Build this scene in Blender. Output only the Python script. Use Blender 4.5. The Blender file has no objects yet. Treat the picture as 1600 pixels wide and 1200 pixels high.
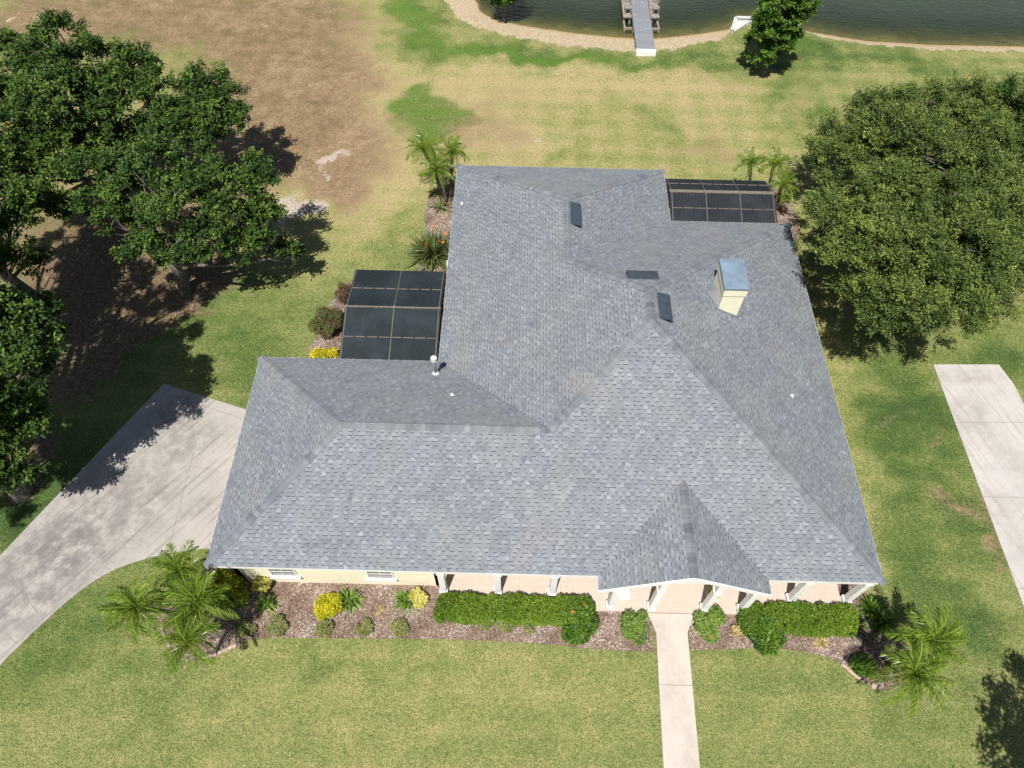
import bpy, bmesh, math, random
import numpy as np
from mathutils import Vector, Matrix

random.seed(7); RNG = np.random.default_rng(7)
scene = bpy.context.scene
col = scene.collection

# ------------------------------------------------------------------ camera, sky, sun, exposure
F_PX, PITCH, YAW, ROLL = 1136.165, 0.98258, -0.00635, 0.0189
CAM = np.array([10.419, -8.375, 26.968])
def cam_axes():
    F = np.array([math.sin(YAW)*math.cos(PITCH), math.cos(YAW)*math.cos(PITCH), -math.sin(PITCH)])
    R = np.array([math.cos(YAW), -math.sin(YAW), 0.]); U = np.cross(R, F)
    c, s = math.cos(ROLL), math.sin(ROLL)
    return c*R+s*U, -s*R+c*U, F
AR, AU, AF = cam_axes()
cd = bpy.data.cameras.new("camera"); cam = bpy.data.objects.new("camera", cd); col.objects.link(cam)
cam.matrix_world = Matrix(((AR[0], AU[0], -AF[0], CAM[0]), (AR[1], AU[1], -AF[1], CAM[1]), (AR[2], AU[2], -AF[2], CAM[2]), (0, 0, 0, 1)))
cd.sensor_width = 36; cd.lens = F_PX/1600*36; cd.clip_end = 2000; cd.clip_start = .1
scene.camera = cam
SUN = np.array([-.14, -.43, .89]); SUN /= np.linalg.norm(SUN)
w = bpy.data.worlds.new("World"); scene.world = w; w.use_nodes = True
nt = w.node_tree; bg = nt.nodes['Background']; sky = nt.nodes.new('ShaderNodeTexSky')
sky.sky_type = 'NISHITA'; sky.sun_disc = False; sky.sun_elevation = math.asin(SUN[2]); sky.sun_rotation = math.atan2(SUN[0], SUN[1])
nt.links.new(sky.outputs[0], bg.inputs[0]); bg.inputs[1].default_value = .055
sl = bpy.data.lights.new("sun", 'SUN'); sl.energy = 5.0; sl.angle = math.radians(.5); sl.color = (1, .955, .89)
so = bpy.data.objects.new("sun", sl); col.objects.link(so); so.rotation_euler = Vector(SUN).to_track_quat('Z', 'Y').to_euler(); so.location = (0, 0, 60)
scene.view_settings.view_transform = 'Standard'; scene.view_settings.look = 'None'; scene.view_settings.exposure = 0.30; scene.view_settings.gamma = 1

# ------------------------------------------------------------------ measuring helpers (photo pixel -> point in the place)
def ray(x, y): return AF + AR*(x-800)/F_PX - AU*(y-600)/F_PX
def at(x, y, z=0.):
    d = ray(x, y); t = (z-CAM[2])/d[2]; return CAM+t*d
def cast(x, y, n, dd):
    n = np.array(n, float); d = ray(x, y); t = (dd-CAM@n)/(d@n); return CAM+t*d

# ------------------------------------------------------------------ scene helpers
def tag(o, label=None, cat=None, group=None, kind=None):
    if label: o['label'] = label
    if cat: o['category'] = cat
    if group: o['group'] = group
    if kind: o['kind'] = kind
    return o
def empty(name, loc=(0, 0, 0), rz=0, label=None, cat=None, group=None):
    o = bpy.data.objects.new(name, None); col.objects.link(o); o.location = loc; o.rotation_euler = (0, 0, rz)
    o.empty_display_size = .2
    return tag(o, label, cat, group)
def link(name, me, parent=None, loc=None, rot=None):
    o = bpy.data.objects.new(name, me); col.objects.link(o)
    if parent: o.parent = parent
    if loc is not None: o.location = loc
    if rot is not None: o.rotation_euler = rot
    return o

class MB:
    """collects boxes, prisms and tubes and links them as ONE mesh object"""
    def __init__(s): s.v = []; s.f = []; s.m = []; s.t = []; s.sm = []
    def face(s, pts, m=0, t=.5, sm=False):
        i = len(s.v); s.v += [tuple(p) for p in pts]; s.f.append(tuple(range(i, i+len(pts)))); s.m.append(m); s.t.append(t); s.sm.append(sm)
    def box(s, x0, x1, y0, y1, z0, z1, m=0, t=.5, rz=0, c=None):
        P = [(x, y, z) for z in (z0, z1) for x, y in ((x0, y0), (x1, y0), (x1, y1), (x0, y1))]
        if rz:
            cx, cy = c if c else ((x0+x1)/2, (y0+y1)/2); ca, sa = math.cos(rz), math.sin(rz)
            P = [(cx+(x-cx)*ca-(y-cy)*sa, cy+(x-cx)*sa+(y-cy)*ca, z) for x, y, z in P]
        s.hexa(P, m, t)
    def hexa(s, P, m=0, t=.5):
        i = len(s.v); s.v += [tuple(p) for p in P]
        for q in ((3, 2, 1, 0), (4, 5, 6, 7), (0, 1, 5, 4), (1, 2, 6, 5), (2, 3, 7, 6), (3, 0, 4, 7)):
            s.f.append(tuple(i+k for k in q)); s.m.append(m); s.t.append(t); s.sm.append(False)
    def bar(s, a, b, w, h, up=(0, 0, 1), m=0, t=.5):
        a = Vector(a); b = Vector(b); d = (b-a).normalized(); sd = d.cross(Vector(up))
        if sd.length < 1e-4: sd = d.cross(Vector((0, 1, 0)))
        sd.normalize(); u = sd.cross(d)
        P = [q+sd*sx*w/2+u*sy*h/2 for q, (sx, sy) in [(q, k) for q in (a, b) for k in ((-1, -1), (1, -1), (1, 1), (-1, 1))]]
        s.hexa(P, m, t)
    def prism(s, poly, z0, z1, m=0, t=.5):
        n = len(poly); i = len(s.v)
        s.v += [(p[0], p[1], z0) for p in poly]+[(p[0], p[1], z1) for p in poly]
        s.f.append(tuple(i+k for k in reversed(range(n)))); s.f.append(tuple(i+n+k for k in range(n)))
        for k in range(n): s.f.append((i+k, i+(k+1) % n, i+n+(k+1) % n, i+n+k))
        s.m += [m]*(n+2); s.t += [t]*(n+2); s.sm += [False]*(n+2)
    def tube(s, pts, rad, seg=8, m=0, t=.5, cap=True):
        pts = [Vector(p) for p in pts]; n = len(pts)
        if not hasattr(rad, '__len__'): rad = [rad]*n
        i0 = len(s.v); prev = Vector((1, 0, 0))
        for k, p in enumerate(pts):
            d = (pts[min(k+1, n-1)]-pts[max(k-1, 0)]).normalized()
            a = d.cross(prev)
            if a.length < .05: a = d.cross(Vector((0, 1, 0)))
            a.normalize(); b = a.cross(d).normalized(); prev = b
            for j in range(seg):
                q = p+(a*math.cos(j*2*math.pi/seg)+b*math.sin(j*2*math.pi/seg))*rad[k]; s.v.append(tuple(q))
        for k in range(n-1):
            for j in range(seg):
                s.f.append((i0+k*seg+j, i0+k*seg+(j+1) % seg, i0+(k+1)*seg+(j+1) % seg, i0+(k+1)*seg+j)); s.m.append(m); s.t.append(t); s.sm.append(True)
        if cap:
            s.f.append(tuple(i0+j for j in reversed(range(seg)))); s.f.append(tuple(i0+(n-1)*seg+j for j in range(seg)))
            s.m += [m]*2; s.t += [t]*2; s.sm += [False]*2
    def lathe(s, c, prof, seg=16, m=0, t=.5):
        i0 = len(s.v); n = len(prof)
        for r, z in prof:
            for j in range(seg): s.v.append((c[0]+r*math.cos(j*2*math.pi/seg), c[1]+r*math.sin(j*2*math.pi/seg), c[2]+z))
        for k in range(n-1):
            for j in range(seg):
                s.f.append((i0+k*seg+j, i0+k*seg+(j+1) % seg, i0+(k+1)*seg+(j+1) % seg, i0+(k+1)*seg+j)); s.m.append(m); s.t.append(t); s.sm.append(True)
        s.f.append(tuple(i0+(n-1)*seg+j for j in range(seg))); s.m.append(m); s.t.append(t); s.sm.append(False)
    def mesh(s, name, mats):
        me = bpy.data.meshes.new(name); me.from_pydata(s.v, [], s.f)
        for mm in (mats if isinstance(mats, (list, tuple)) else [mats]): me.materials.append(mm)
        me.polygons.foreach_set('material_index', s.m); me.polygons.foreach_set('use_smooth', s.sm)
        a = me.attributes.new('tint', 'FLOAT', 'FACE'); a.data.foreach_set('value', s.t)
        me.update(); return me
    def build(s, name, mats, parent=None, loc=None, rot=None): return link(name, s.mesh(name, mats), parent, loc, rot)

def quad_mesh(name, V, tint, mats, midx=None, smooth=False):
    """V (n,4,3) array of quads -> mesh with a per-face tint"""
    n = len(V); me = bpy.data.meshes.new(name)
    me.vertices.add(n*4); me.vertices.foreach_set('co', V.reshape(-1).astype(np.float32))
    me.loops.add(n*4); me.loops.foreach_set('vertex_index', np.arange(n*4, dtype=np.int32))
    me.polygons.add(n); me.polygons.foreach_set('loop_start', np.arange(0, n*4, 4, dtype=np.int32)); me.polygons.foreach_set('loop_total', np.full(n, 4, np.int32))
    if midx is not None: me.polygons.foreach_set('material_index', midx.astype(np.int32))
    for mm in (mats if isinstance(mats, (list, tuple)) else [mats]): me.materials.append(mm)
    a = me.attributes.new('tint', 'FLOAT', 'FACE'); a.data.foreach_set('value', tint.astype(np.float32))
    me.update(calc_edges=True); me.validate(); return me

# ------------------------------------------------------------------ materials
class N:
    def __init__(s, name):
        s.mat = bpy.data.materials.new(name); s.mat.use_nodes = True; s.t = s.mat.node_tree; s.b = s.t.nodes['Principled BSDF']; s.geo = s.t.nodes.new('ShaderNodeNewGeometry')
        s.pos = s.geo.outputs['Position']
    def new(s, k, **kw):
        n = s.t.nodes.new(k)
        for a, b in kw.items(): setattr(n, a, b)
        return n
    def put(s, sock, v):
        if hasattr(v, 'is_output'): s.t.links.new(v, sock)
        else:
            if isinstance(v, (tuple, list)) and len(v) == 3 and sock.type == 'RGBA': v = (*v, 1)
            sock.default_value = v
    def noise(s, scale, detail=4, rough=.55, vec=None, dist=0):
        n = s.new('ShaderNodeTexNoise'); s.put(n.inputs['Vector'], vec or s.pos); n.inputs['Scale'].default_value = scale; n.inputs['Detail'].default_value = detail; n.inputs['Roughness'].default_value = rough; n.inputs['Distortion'].default_value = dist
        return n.outputs['Fac']
    def math(s, op, a, b=0., c=0., clamp=False):
        n = s.new('ShaderNodeMath', operation=op); n.use_clamp = clamp; s.put(n.inputs[0], a); s.put(n.inputs[1], b); s.put(n.inputs[2], c); return n.outputs[0]
    def mix(s, f, a, b, mode='MIX'):
        n = s.new('ShaderNodeMix', data_type='RGBA', blend_type=mode); s.put(n.inputs[0], f); s.put(n.inputs[6], a); s.put(n.inputs[7], b); return n.outputs[2]
    def ramp(s, f, stops, interp='LINEAR'):
        n = s.new('ShaderNodeValToRGB'); s.put(n.inputs[0], f); n.color_ramp.interpolation = interp; e = n.color_ramp.elements
        while len(e) < len(stops): e.new(.5)
        for k, (p, c) in enumerate(stops):
            e[k].position = p; e[k].color = (*c, 1) if hasattr(c, '__len__') else (c, c, c, 1)
        return n.outputs[0]
    def rng(s, v, a, b, c=0., d=1., smooth=True):
        n = s.new('ShaderNodeMapRange'); n.interpolation_type = 'SMOOTHSTEP' if smooth else 'LINEAR'
        for k, x in enumerate((v, a, b, c, d)): s.put(n.inputs[k], x)
        return n.outputs[0]
    def attr(s, name, out='Fac'):
        n = s.new('ShaderNodeAttribute'); n.attribute_name = name; return n.outputs[out]
    def sep(s, c):
        n = s.new('ShaderNodeSeparateXYZ'); s.put(n.inputs[0], c); return n.outputs
    def blob(s, cx, cy, rx, ry, ang=0):
        m = s.new('ShaderNodeMapping'); m.vector_type = 'TEXTURE'; s.put(m.inputs[0], s.pos); m.inputs[1].default_value = (cx, cy, 0); m.inputs[2].default_value = (0, 0, ang); m.inputs[3].default_value = (rx, ry, 1e6)
        l = s.new('ShaderNodeVectorMath', operation='LENGTH'); s.put(l.inputs[0], m.outputs[0]); return s.rng(l.outputs['Value'], 1.25, .35)
    def bump(s, h, strength=.3, dist=.02):
        n = s.new('ShaderNodeBump'); n.inputs['Strength'].default_value = strength; n.inputs['Distance'].default_value = dist; s.put(n.inputs['Height'], h); s.put(s.b.inputs['Normal'], n.outputs[0])
    def out(s, color, rough=.8, spec=.3, metal=0):
        s.put(s.b.inputs['Base Color'], color); s.put(s.b.inputs['Roughness'], rough); s.b.inputs['Specular IOR Level'].default_value = spec; s.put(s.b.inputs['Metallic'], metal); return s.mat

def plain(name, c, rough=.6, spec=.3, metal=0, var=.12, scale=3., bump=0):
    m = N(name); n = m.noise(scale, 5); f = m.rng(n, .3, .7, 1-var, 1+var)
    v = m.new('ShaderNodeVectorMath', operation='SCALE'); v.inputs[0].default_value = c; m.put(v.inputs['Scale'], f)
    if bump: m.bump(m.noise(60, 3), bump, .01)
    return m.out(v.outputs[0], rough, spec, metal)

def leafmat(name, c0, c1, c2, rough=.45, trans=.25, spec=.4):
    m = N(name); t = m.attr('tint'); c = m.ramp(t, [(0, c0), (.55, c1), (1, c2)])
    c = m.mix(m.rng(m.noise(1.3, 2), .3, .7, 0, .35), c, tuple(x*.75 for x in c1))
    m.out(c, rough, spec)
    tr = m.new('ShaderNodeBsdfTranslucent'); m.put(tr.inputs[0], c); mx = m.new('ShaderNodeMixShader'); mx.inputs[0].default_value = trans
    o = m.t.nodes['Material Output']; m.t.links.new(m.b.outputs[0], mx.inputs[1]); m.t.links.new(tr.outputs[0], mx.inputs[2]); m.t.links.new(mx.outputs[0], o.inputs[0])
    return m.mat

def lawn_mat():
    m = N('lawn'); z1 = m.attr('zone', 'Color'); z2 = m.attr('zone2', 'Color')
    a = m.sep(z1); b = m.sep(z2)
    n0 = m.noise(.30, 5, .6, dist=.6); n1 = m.noise(1.3, 6, .68); n2 = m.noise(6, 4, .7); n3 = m.noise(17, 3, .75); n4 = m.noise(42, 2, .8)
    def pert(v, amps):
        for n, k in zip((n0, n1, n2, n3, n4), amps):
            if k: v = m.math('ADD', v, m.math('MULTIPLY', m.math('SUBTRACT', n, .5), k))
        return v
    dry = pert(a[0], (.50, .65, .45, .95, .8)); dirt = pert(a[1], (.8, 1.1, .7, .7, .4)); lush = pert(a[2], (.1, .6, .5, .5, .2))
    sand = pert(b[0], (.1, .5, .7, .7, .4))
    c = m.ramp(dry, [(0, (.052, .098, .026)), (.25, (.098, .150, .038)), (.5, (.190, .222, .072)), (.76, (.305, .290, .118)), (1, (.42, .345, .180))])
    c = m.mix(m.math('MULTIPLY', m.rng(lush, .35, .95), .85), c, (.098, .185, .030))
    c = m.mix(m.math('MULTIPLY', m.rng(n4, .56, .75), .4), c, (.46, .40, .25))
    c = m.mix(m.math('MULTIPLY', m.rng(n3, .48, .30), .35), c, (.055, .085, .025))
    dcol = m.ramp(m.math('ADD', m.math('MULTIPLY', n1, .45), m.math('ADD', m.math('MULTIPLY', n2, .25), m.math('MULTIPLY', n0, .3))), [(.38, (.140, .098, .055)), (.5, (.235, .160, .096)), (.62, (.34, .25, .150))])
    c = m.mix(m.math('MULTIPLY', m.rng(dirt, .25, .85), .88), c, dcol)
    scol = m.ramp(n2, [(.3, (.43, .345, .225)), (.55, (.48, .39, .26)), (.75, (.55, .46, .33))])
    yy_ = m.sep(m.pos)[1]; scol = m.mix(m.rng(yy_, 31, 33), (.46, .39, .33), scol)
    c = m.mix(m.rng(sand, .38, .62), c, scol)
    mud = pert(b[1], (.3, .35, .1, 0, 0))
    bed = m.ramp(mud, [(.05, (.44, .32, .16)), (.20, (.20, .17, .06)), (.42, (.07, .085, .03)), (.8, (.020, .032, .022))])
    c = m.mix(m.rng(b[1], .0, .04), c, bed)
    litter_shade = m.math('MULTIPLY', m.rng(pert(b[2], (.3, 1.0, .7, .5, .2)), .3, .65), .9)
    c = m.mix(litter_shade, c, m.ramp(n2, [(.3, (.10, .062, .038)), (.55, (.21, .145, .095)), (.8, (.40, .32, .25))]))  # leaf litter browns, darkened to carry the shade under the left trees
    sp = m.math('MULTIPLY', m.math('MULTIPLY', m.rng(n3, .3, .7, .74, 1.22), m.rng(n4, .3, .7, .76, 1.22)), m.rng(n2, .3, .7, .88, 1.12))
    sc = m.new('ShaderNodeVectorMath', operation='SCALE'); m.put(sc.inputs[0], c); m.put(sc.inputs['Scale'], sp)
    m.bump(m.math('ADD', n4, m.math('ADD', n3, m.math('MULTIPLY', n2, 2.))), .6, .045)
    return m.out(sc.outputs[0], .95, .1)

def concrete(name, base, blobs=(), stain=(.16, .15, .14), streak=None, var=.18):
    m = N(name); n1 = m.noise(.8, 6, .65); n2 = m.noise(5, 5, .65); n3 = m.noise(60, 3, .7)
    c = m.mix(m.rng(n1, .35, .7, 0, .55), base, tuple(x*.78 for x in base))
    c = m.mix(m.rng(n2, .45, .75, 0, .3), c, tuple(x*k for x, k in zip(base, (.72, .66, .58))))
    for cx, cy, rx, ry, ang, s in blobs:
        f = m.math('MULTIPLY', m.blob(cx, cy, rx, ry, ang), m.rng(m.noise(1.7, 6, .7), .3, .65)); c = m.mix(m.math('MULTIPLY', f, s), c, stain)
    if streak:
        mp = m.new('ShaderNodeMapping'); mp.vector_type = 'TEXTURE'; m.put(mp.inputs[0], m.pos); mp.inputs[2].default_value = (0, 0, streak); mp.inputs[3].default_value = (4.5, .22, 1)
        c = m.mix(m.rng(m.noise(1, 4, .6, mp.outputs[0]), .5, .68, 0, .42), c, stain)
    sp = m.rng(n3, .3, .7, 1-var*.6, 1+var*.6); sc = m.new('ShaderNodeVectorMath', operation='SCALE'); m.put(sc.inputs[0], c); m.put(sc.inputs['Scale'], sp)
    m.bump(n3, .2, .006); return m.out(sc.outputs[0], .85, .25)

def shingle_mat(name, lo, mid, hi):
    m = N(name); t = m.attr('tint'); c = m.ramp(t, [(0, lo), (.5, mid), (1, hi)])
    g = m.noise(.55, 3, .5); c = m.mix(m.rng(m.math('ADD', g, m.math('MULTIPLY', t, .1)), .50, .72, 0, .26), c, (.225, .255, .220))
    pk = m.noise(.42, 3, .5, vec=None, dist=.4); c = m.mix(m.rng(pk, .58, .78, 0, .32), c, (.285, .25, .25))
    gr = m.noise(140, 2, .8); f = m.math('MULTIPLY', m.rng(gr, .3, .7, .86, 1.15), m.rng(m.noise(1.2, 4), .3, .7, .93, 1.07))
    sc = m.new('ShaderNodeVectorMath', operation='SCALE'); m.put(sc.inputs[0], c); m.put(sc.inputs['Scale'], f)
    m.bump(gr, .3, .004); m.b.inputs['Sheen Weight'].default_value = .12; m.b.inputs['Sheen Roughness'].default_value = .5; return m.out(sc.outputs[0], .85, .35)

def tile_mat():
    m = N('porch_pavers'); b = m.new('ShaderNodeTexBrick'); m.put(b.inputs['Vector'], m.pos); b.offset = .0
    b.inputs['Scale'].default_value = 1.; b.inputs['Brick Width'].default_value = .22; b.inputs['Row Height'].default_value = .22; b.inputs['Mortar Size'].default_value = .006
    b.inputs['Color1'].default_value = (.50, .425, .365, 1); b.inputs['Color2'].default_value = (.53, .455, .395, 1); b.inputs['Mortar'].default_value = (.44, .37, .32, 1)
    return m.out(b.outputs[0], .7, .3)

def screen_mat(name, tcol, ang, alpha=.09):
    """woven insect screen: part see-through mesh with a fine weave running along it"""
    m = N(name)
    mp = m.new('ShaderNodeMapping'); m.put(mp.inputs[0], m.pos); mp.inputs[2].default_value = (0, 0, ang)
    wv = m.new('ShaderNodeTexWave'); wv.wave_type = 'BANDS'; wv.bands_direction = 'X'; m.put(wv.inputs[0], mp.outputs[0]); wv.inputs['Scale'].default_value = 4.6; wv.inputs['Distortion'].default_value = .25; wv.inputs['Detail'].default_value = 1
    c = m.mix(m.rng(wv.outputs['Fac'], .25, .75), tuple(x*.25 for x in tcol), tcol)
    c = m.mix(m.rng(m.noise(.9, 3), .35, .7, 0, .4), c, tuple(x*1.5 for x in tcol))
    m.out(c, .7, .2)
    tr = m.new('ShaderNodeBsdfTransparent'); mx = m.new('ShaderNodeMixShader'); mx.inputs[0].default_value = alpha
    o = m.t.nodes['Material Output']; m.t.links.new(m.b.outputs[0], mx.inputs[1]); m.t.links.new(tr.outputs[0], mx.inputs[2]); m.t.links.new(mx.outputs[0], o.inputs[0])
    return m.mat

def water_mat():
    m = N('lake_water'); mp = m.new('ShaderNodeMapping'); m.put(mp.inputs[0], m.pos); mp.inputs[3].default_value = (1, 2.4, 1); mp.inputs[2].default_value = (0, 0, .06)
    h = m.math('ADD', m.noise(1.7, 4, .6, mp.outputs[0], .4), m.math('MULTIPLY', m.noise(5.5, 3, .6, mp.outputs[0]), .45))
    m.bump(h, .75, .14); m.out((.034, .054, .028), .06, .5)
    bm_ = m.t.nodes['Bump'] if 'Bump' in m.t.nodes else None
    tr = m.new('ShaderNodeBsdfTransparent'); tr.inputs[0].default_value = (.72, .80, .66, 1); mx = m.new('ShaderNodeMixShader')
    # shallow water by the bank is clear, deep water is opaque
    d = m.attr('depth'); f = m.rng(m.math('ADD', d, m.math('MULTIPLY', m.math('SUBTRACT', m.noise(.5, 3), .5), .3)), .0, 1.0, .88, .08)
    m.put(mx.inputs[0], f)
    o = m.t.nodes['Material Output']; m.t.links.new(m.b.outputs[0], mx.inputs[1]); m.t.links.new(tr.outputs[0], mx.inputs[2])
    gl = m.new('ShaderNodeBsdfGlossy'); gl.inputs['Roughness'].default_value = .05; m.put(gl.inputs['Normal'], bm_.outputs[0])
    fr = m.new('ShaderNodeFresnel'); fr.inputs[0].default_value = 1.33; m.put(fr.inputs['Normal'], bm_.outputs[0])
    m2 = m.new('ShaderNodeMixShader'); m.put(m2.inputs[0], fr.outputs[0]); m.t.links.new(mx.outputs[0], m2.inputs[1]); m.t.links.new(gl.outputs[0], m2.inputs[2]); m.t.links.new(m2.outputs[0], o.inputs[0])
    return m.mat

M = {}
M['lawn'] = lawn_mat()
M['shingle'] = shingle_mat('asphalt_shingles', (.118, .132, .158), (.188, .206, .236), (.305, .332, .360))
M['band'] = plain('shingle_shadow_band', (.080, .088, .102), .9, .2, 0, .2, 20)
M['cap'] = shingle_mat('ridge_cap_shingles', (.110, .120, .142), (.165, .180, .206), (.235, .255, .282))
M['stucco'] = plain('cream_stucco', (.90, .84, .63), .85, .2, 0, .04, 2., .15)
M['white'] = plain('white_paint', (.86, .86, .84), .5, .35, 0, .04)
M['cream'] = plain('chimney_cream_paint', (.85, .81, .60), .6, .3, 0, .05)
M['bluecap'] = plain('blue_grey_metal', (.20, .265, .34), .55, .4, .1, .15, 2.5)
M['slate'] = plain('dark_slate_metal', (.062, .078, .10), .42, .45, .2, .15, 5)
M['black'] = plain('black_void', (.008, .008, .008), .9, .1)
M['galv'] = plain('galvanised_pipe', (.27, .33, .38), .45, .5, .5, .12, 6)
M['pvc'] = plain('white_vent_plastic', (.55, .55, .53), .45, .4, 0, .06)
M['glass'] = plain('window_glass', (.16, .17, .18), .08, .6)
M['tile'] = tile_mat()
M['bronze'] = plain('dark_bronze_aluminium', (.035, .035, .035), .45, .4, .3, .15)
M['beige'] = plain('beige_weathered_aluminium', (.19, .17, .14), .6, .3, .1, .25, 9)
M['barge'] = plain('grey_green_aluminium', (.12, .12, .105), .55, .35, .2, .2, 8)
M['screenW'] = screen_mat('patio_screen', (.028, .040, .048), .08)
M['screenE'] = screen_mat('lanai_screen', (.030, .036, .045), .0)
M['deck_dark'] = plain('shaded_patio_floor', (.22, .20, .18), .8, .2)
M['pool'] = plain('pool_water', (.02, .09, .11), .05, .6, 0, .2, 2)
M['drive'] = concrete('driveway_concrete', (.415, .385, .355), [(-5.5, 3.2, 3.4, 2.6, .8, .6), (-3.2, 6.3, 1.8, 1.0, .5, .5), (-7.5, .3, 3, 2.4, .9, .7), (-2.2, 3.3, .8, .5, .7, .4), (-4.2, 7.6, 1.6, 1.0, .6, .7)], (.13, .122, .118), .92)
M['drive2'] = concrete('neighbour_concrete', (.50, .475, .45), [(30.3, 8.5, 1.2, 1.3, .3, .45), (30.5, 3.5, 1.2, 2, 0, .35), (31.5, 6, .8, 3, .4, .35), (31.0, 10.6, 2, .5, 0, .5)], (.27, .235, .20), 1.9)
M['walk'] = concrete('walk_concrete', (.55, .495, .44), [(16.3, -3.2, .5, 1.6, 0, .35), (15.9, -1.2, .5, .8, 0, .4), (16.6, -5.4, .3, 1.5, 0, .4)], (.33, .30, .26), None, .12)
M['joint'] = plain('concrete_joint', (.26, .235, .21), .95, .1)
M['mulchbase'] = plain('mulch_base', (.185, .130, .105), .95, .1, 0, .4, 9., .5)
def mulchchip():
    m = N('mulch_chips'); c = m.ramp(m.attr('tint'), [(0, (.11, .07, .048)), (.3, (.225, .155, .115)), (.65, (.335, .27, .225)), (1, (.54, .475, .43))]); return m.out(c, .95, .1)
M['chip'] = mulchchip()
M['bark'] = plain('grey_oak_bark', (.16, .135, .115), .95, .1, 0, .45, 9, .6)
M['palmbark'] = plain('palm_trunk_bark', (.125, .10, .08), .95, .1, 0, .45, 14, .6)
M['oak'] = leafmat('oak_leaves', (.008, .022, .005), (.034, .078, .011), (.135, .215, .032), .58, .1, .25)
M['liveoak'] = leafmat('live_oak_leaves', (.018, .036, .008), (.078, .125, .025), (.25, .315, .068), .6, .1, .22)
M['magnolia'] = leafmat('bright_shore_leaves', (.018, .05, .008), (.065, .14, .014), (.17, .28, .035), .5, .15, .25)
M['hedge'] = leafmat('hedge_leaves', (.045, .095, .010), (.125, .225, .018), (.27, .36, .030), .5, .3, .3)
M['hibiscus'] = leafmat('dark_glossy_shrub_leaves', (.016, .042, .006), (.065, .150, .012), (.20, .32, .03), .45, .22, .35)
M['lime'] = leafmat('lime_shrub_leaves', (.05, .11, .02), (.16, .27, .045), (.34, .44, .10), .5, .25, .35)
M['gold'] = leafmat('golden_shrub_leaves', (.20, .28, .014), (.52, .50, .014), (.80, .66, .03), .5, .3, .35)
M['croton'] = leafmat('croton_leaves', (.022, .06, .008), (.08, .155, .012), (.55, .52, .02), .45, .25, .3)
M['yellow'] = leafmat('pale_yellow_leaves', (.30, .33, .05), (.62, .57, .13), (.82, .78, .30), .5, .3, .3)
M['grassy'] = leafmat('low_grassy_leaves', (.13, .16, .055), (.27, .30, .10), (.46, .44, .22), .7, .3, .2)
M['strap'] = leafmat('strap_leaves', (.035, .06, .014), (.11, .15, .04), (.36, .36, .18), .4, .25, .5)
M['palm'] = leafmat('palm_leaflets', (.05, .10, .010), (.16, .27, .022), (.40, .50, .08), .36, .3, .6)
M['purple'] = leafmat('plum_red_leaves', (.11, .045, .04), (.14, .09, .05), (.11, .16, .035), .5, .25, .35)
M['dried'] = leafmat('dried_tan_leaves', (.30, .20, .08), (.52, .40, .18), (.72, .60, .34), .7, .25, .2)
M['stone'] = plain('pink_beige_stone', (.43, .33, .26), .9, .2, 0, .3, 7, .4)
M['dock'] = None
M['wood'] = plain('weathered_wood', (.27, .24, .21), .9, .15, 0, .35, 8, .3)
M['flower'] = plain('orange_red_petals', (.70, .22, .04), .6, .3)
M['soil'] = plain('potting_soil', (.05, .035, .025), .95, .1)
def dock_mat():
    m = N('grey_deck_boards'); b = m.new('ShaderNodeTexBrick'); m.put(b.inputs['Vector'], m.pos); b.offset = 0
    b.inputs['Brick Width'].default_value = 60; b.inputs['Row Height'].default_value = .145; b.inputs['Mortar Size'].default_value = .006; b.inputs['Scale'].default_value = 1
    b.inputs['Color1'].default_value = (.205, .215, .24, 1); b.inputs['Color2'].default_value = (.235, .245, .27, 1); b.inputs['Mortar'].default_value = (.09, .09, .10, 1)
    v = m.new('ShaderNodeTexVoronoi'); m.put(v.inputs['Vector'], m.pos); v.inputs['Scale'].default_value = 3.2; v.inputs['Randomness'].default_value = 1
    sp = m.math('MULTIPLY', m.math('LESS_THAN', m.math('ADD', v.outputs['Distance'], m.math('MULTIPLY', m.noise(14, 3), .2)), .235), m.rng(m.noise(.9, 2), .42, .5))
    return m.out(m.mix(sp, b.outputs[0], (.72, .72, .70)), .8, .25)
M['dock'] = dock_mat()

# ------------------------------------------------------------------ ground: one sheet with the lake basin in it
def pxpts(l, z=0.): return [at(x, y, z)[:2] for x, y in l]
sand_px = [(695, 0), (712, 24), (740, 42), (800, 57), (880, 71), (1000, 80), (1040, 78), (1090, 70), (1130, 60), (1144, 50), (1152, 36), (1200, 32), (1240, 34), (1250, 47), (1290, 58), (1350, 69), (1450, 77), (1600, 80)]
SL = np.array([(-60, 110), (-10, 75), (1.5, 52), (3.6, 46)]+[tuple(p) for p in pxpts(sand_px, -.22)]+[(60, 37.5), (140, 42)])
water_px = [(745, 0), (752, 18), (775, 32), (830, 42), (900, 52), (960, 58), (1010, 61), (1060, 57), (1100, 52), (1140, 46), (1150, 32), (1200, 28), (1246, 30), (1253, 48), (1290, 54), (1350, 64), (1450, 70), (1600, 73)]
WL = np.array([(-60, 113), (-10, 78), (3.5, 54), (5.2, 47)]+[tuple(p) for p in pxpts(water_px, -.42)]+[(60, 38.3), (140, 43)])
def shore(x, T): return np.interp(x, T[:, 0], T[:, 1])
def ground_z(x, y):
    s = shore(x, SL); wl = shore(x, WL); g = np.gradient(s, x) if np.ndim(x) and len(x) > 2 else 0
    z = np.where(y < s, -.22*np.clip(1-(s-y)/5, 0, 1)**2, 0)
    t = np.clip((y-s)/np.maximum(wl-s, .3), 0, 1); z = np.where(y >= s, -.22-.2*t, z)
    z = np.where(y > wl, -.42-np.minimum((y-wl)*.16, 2.2), z)
    return z
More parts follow.
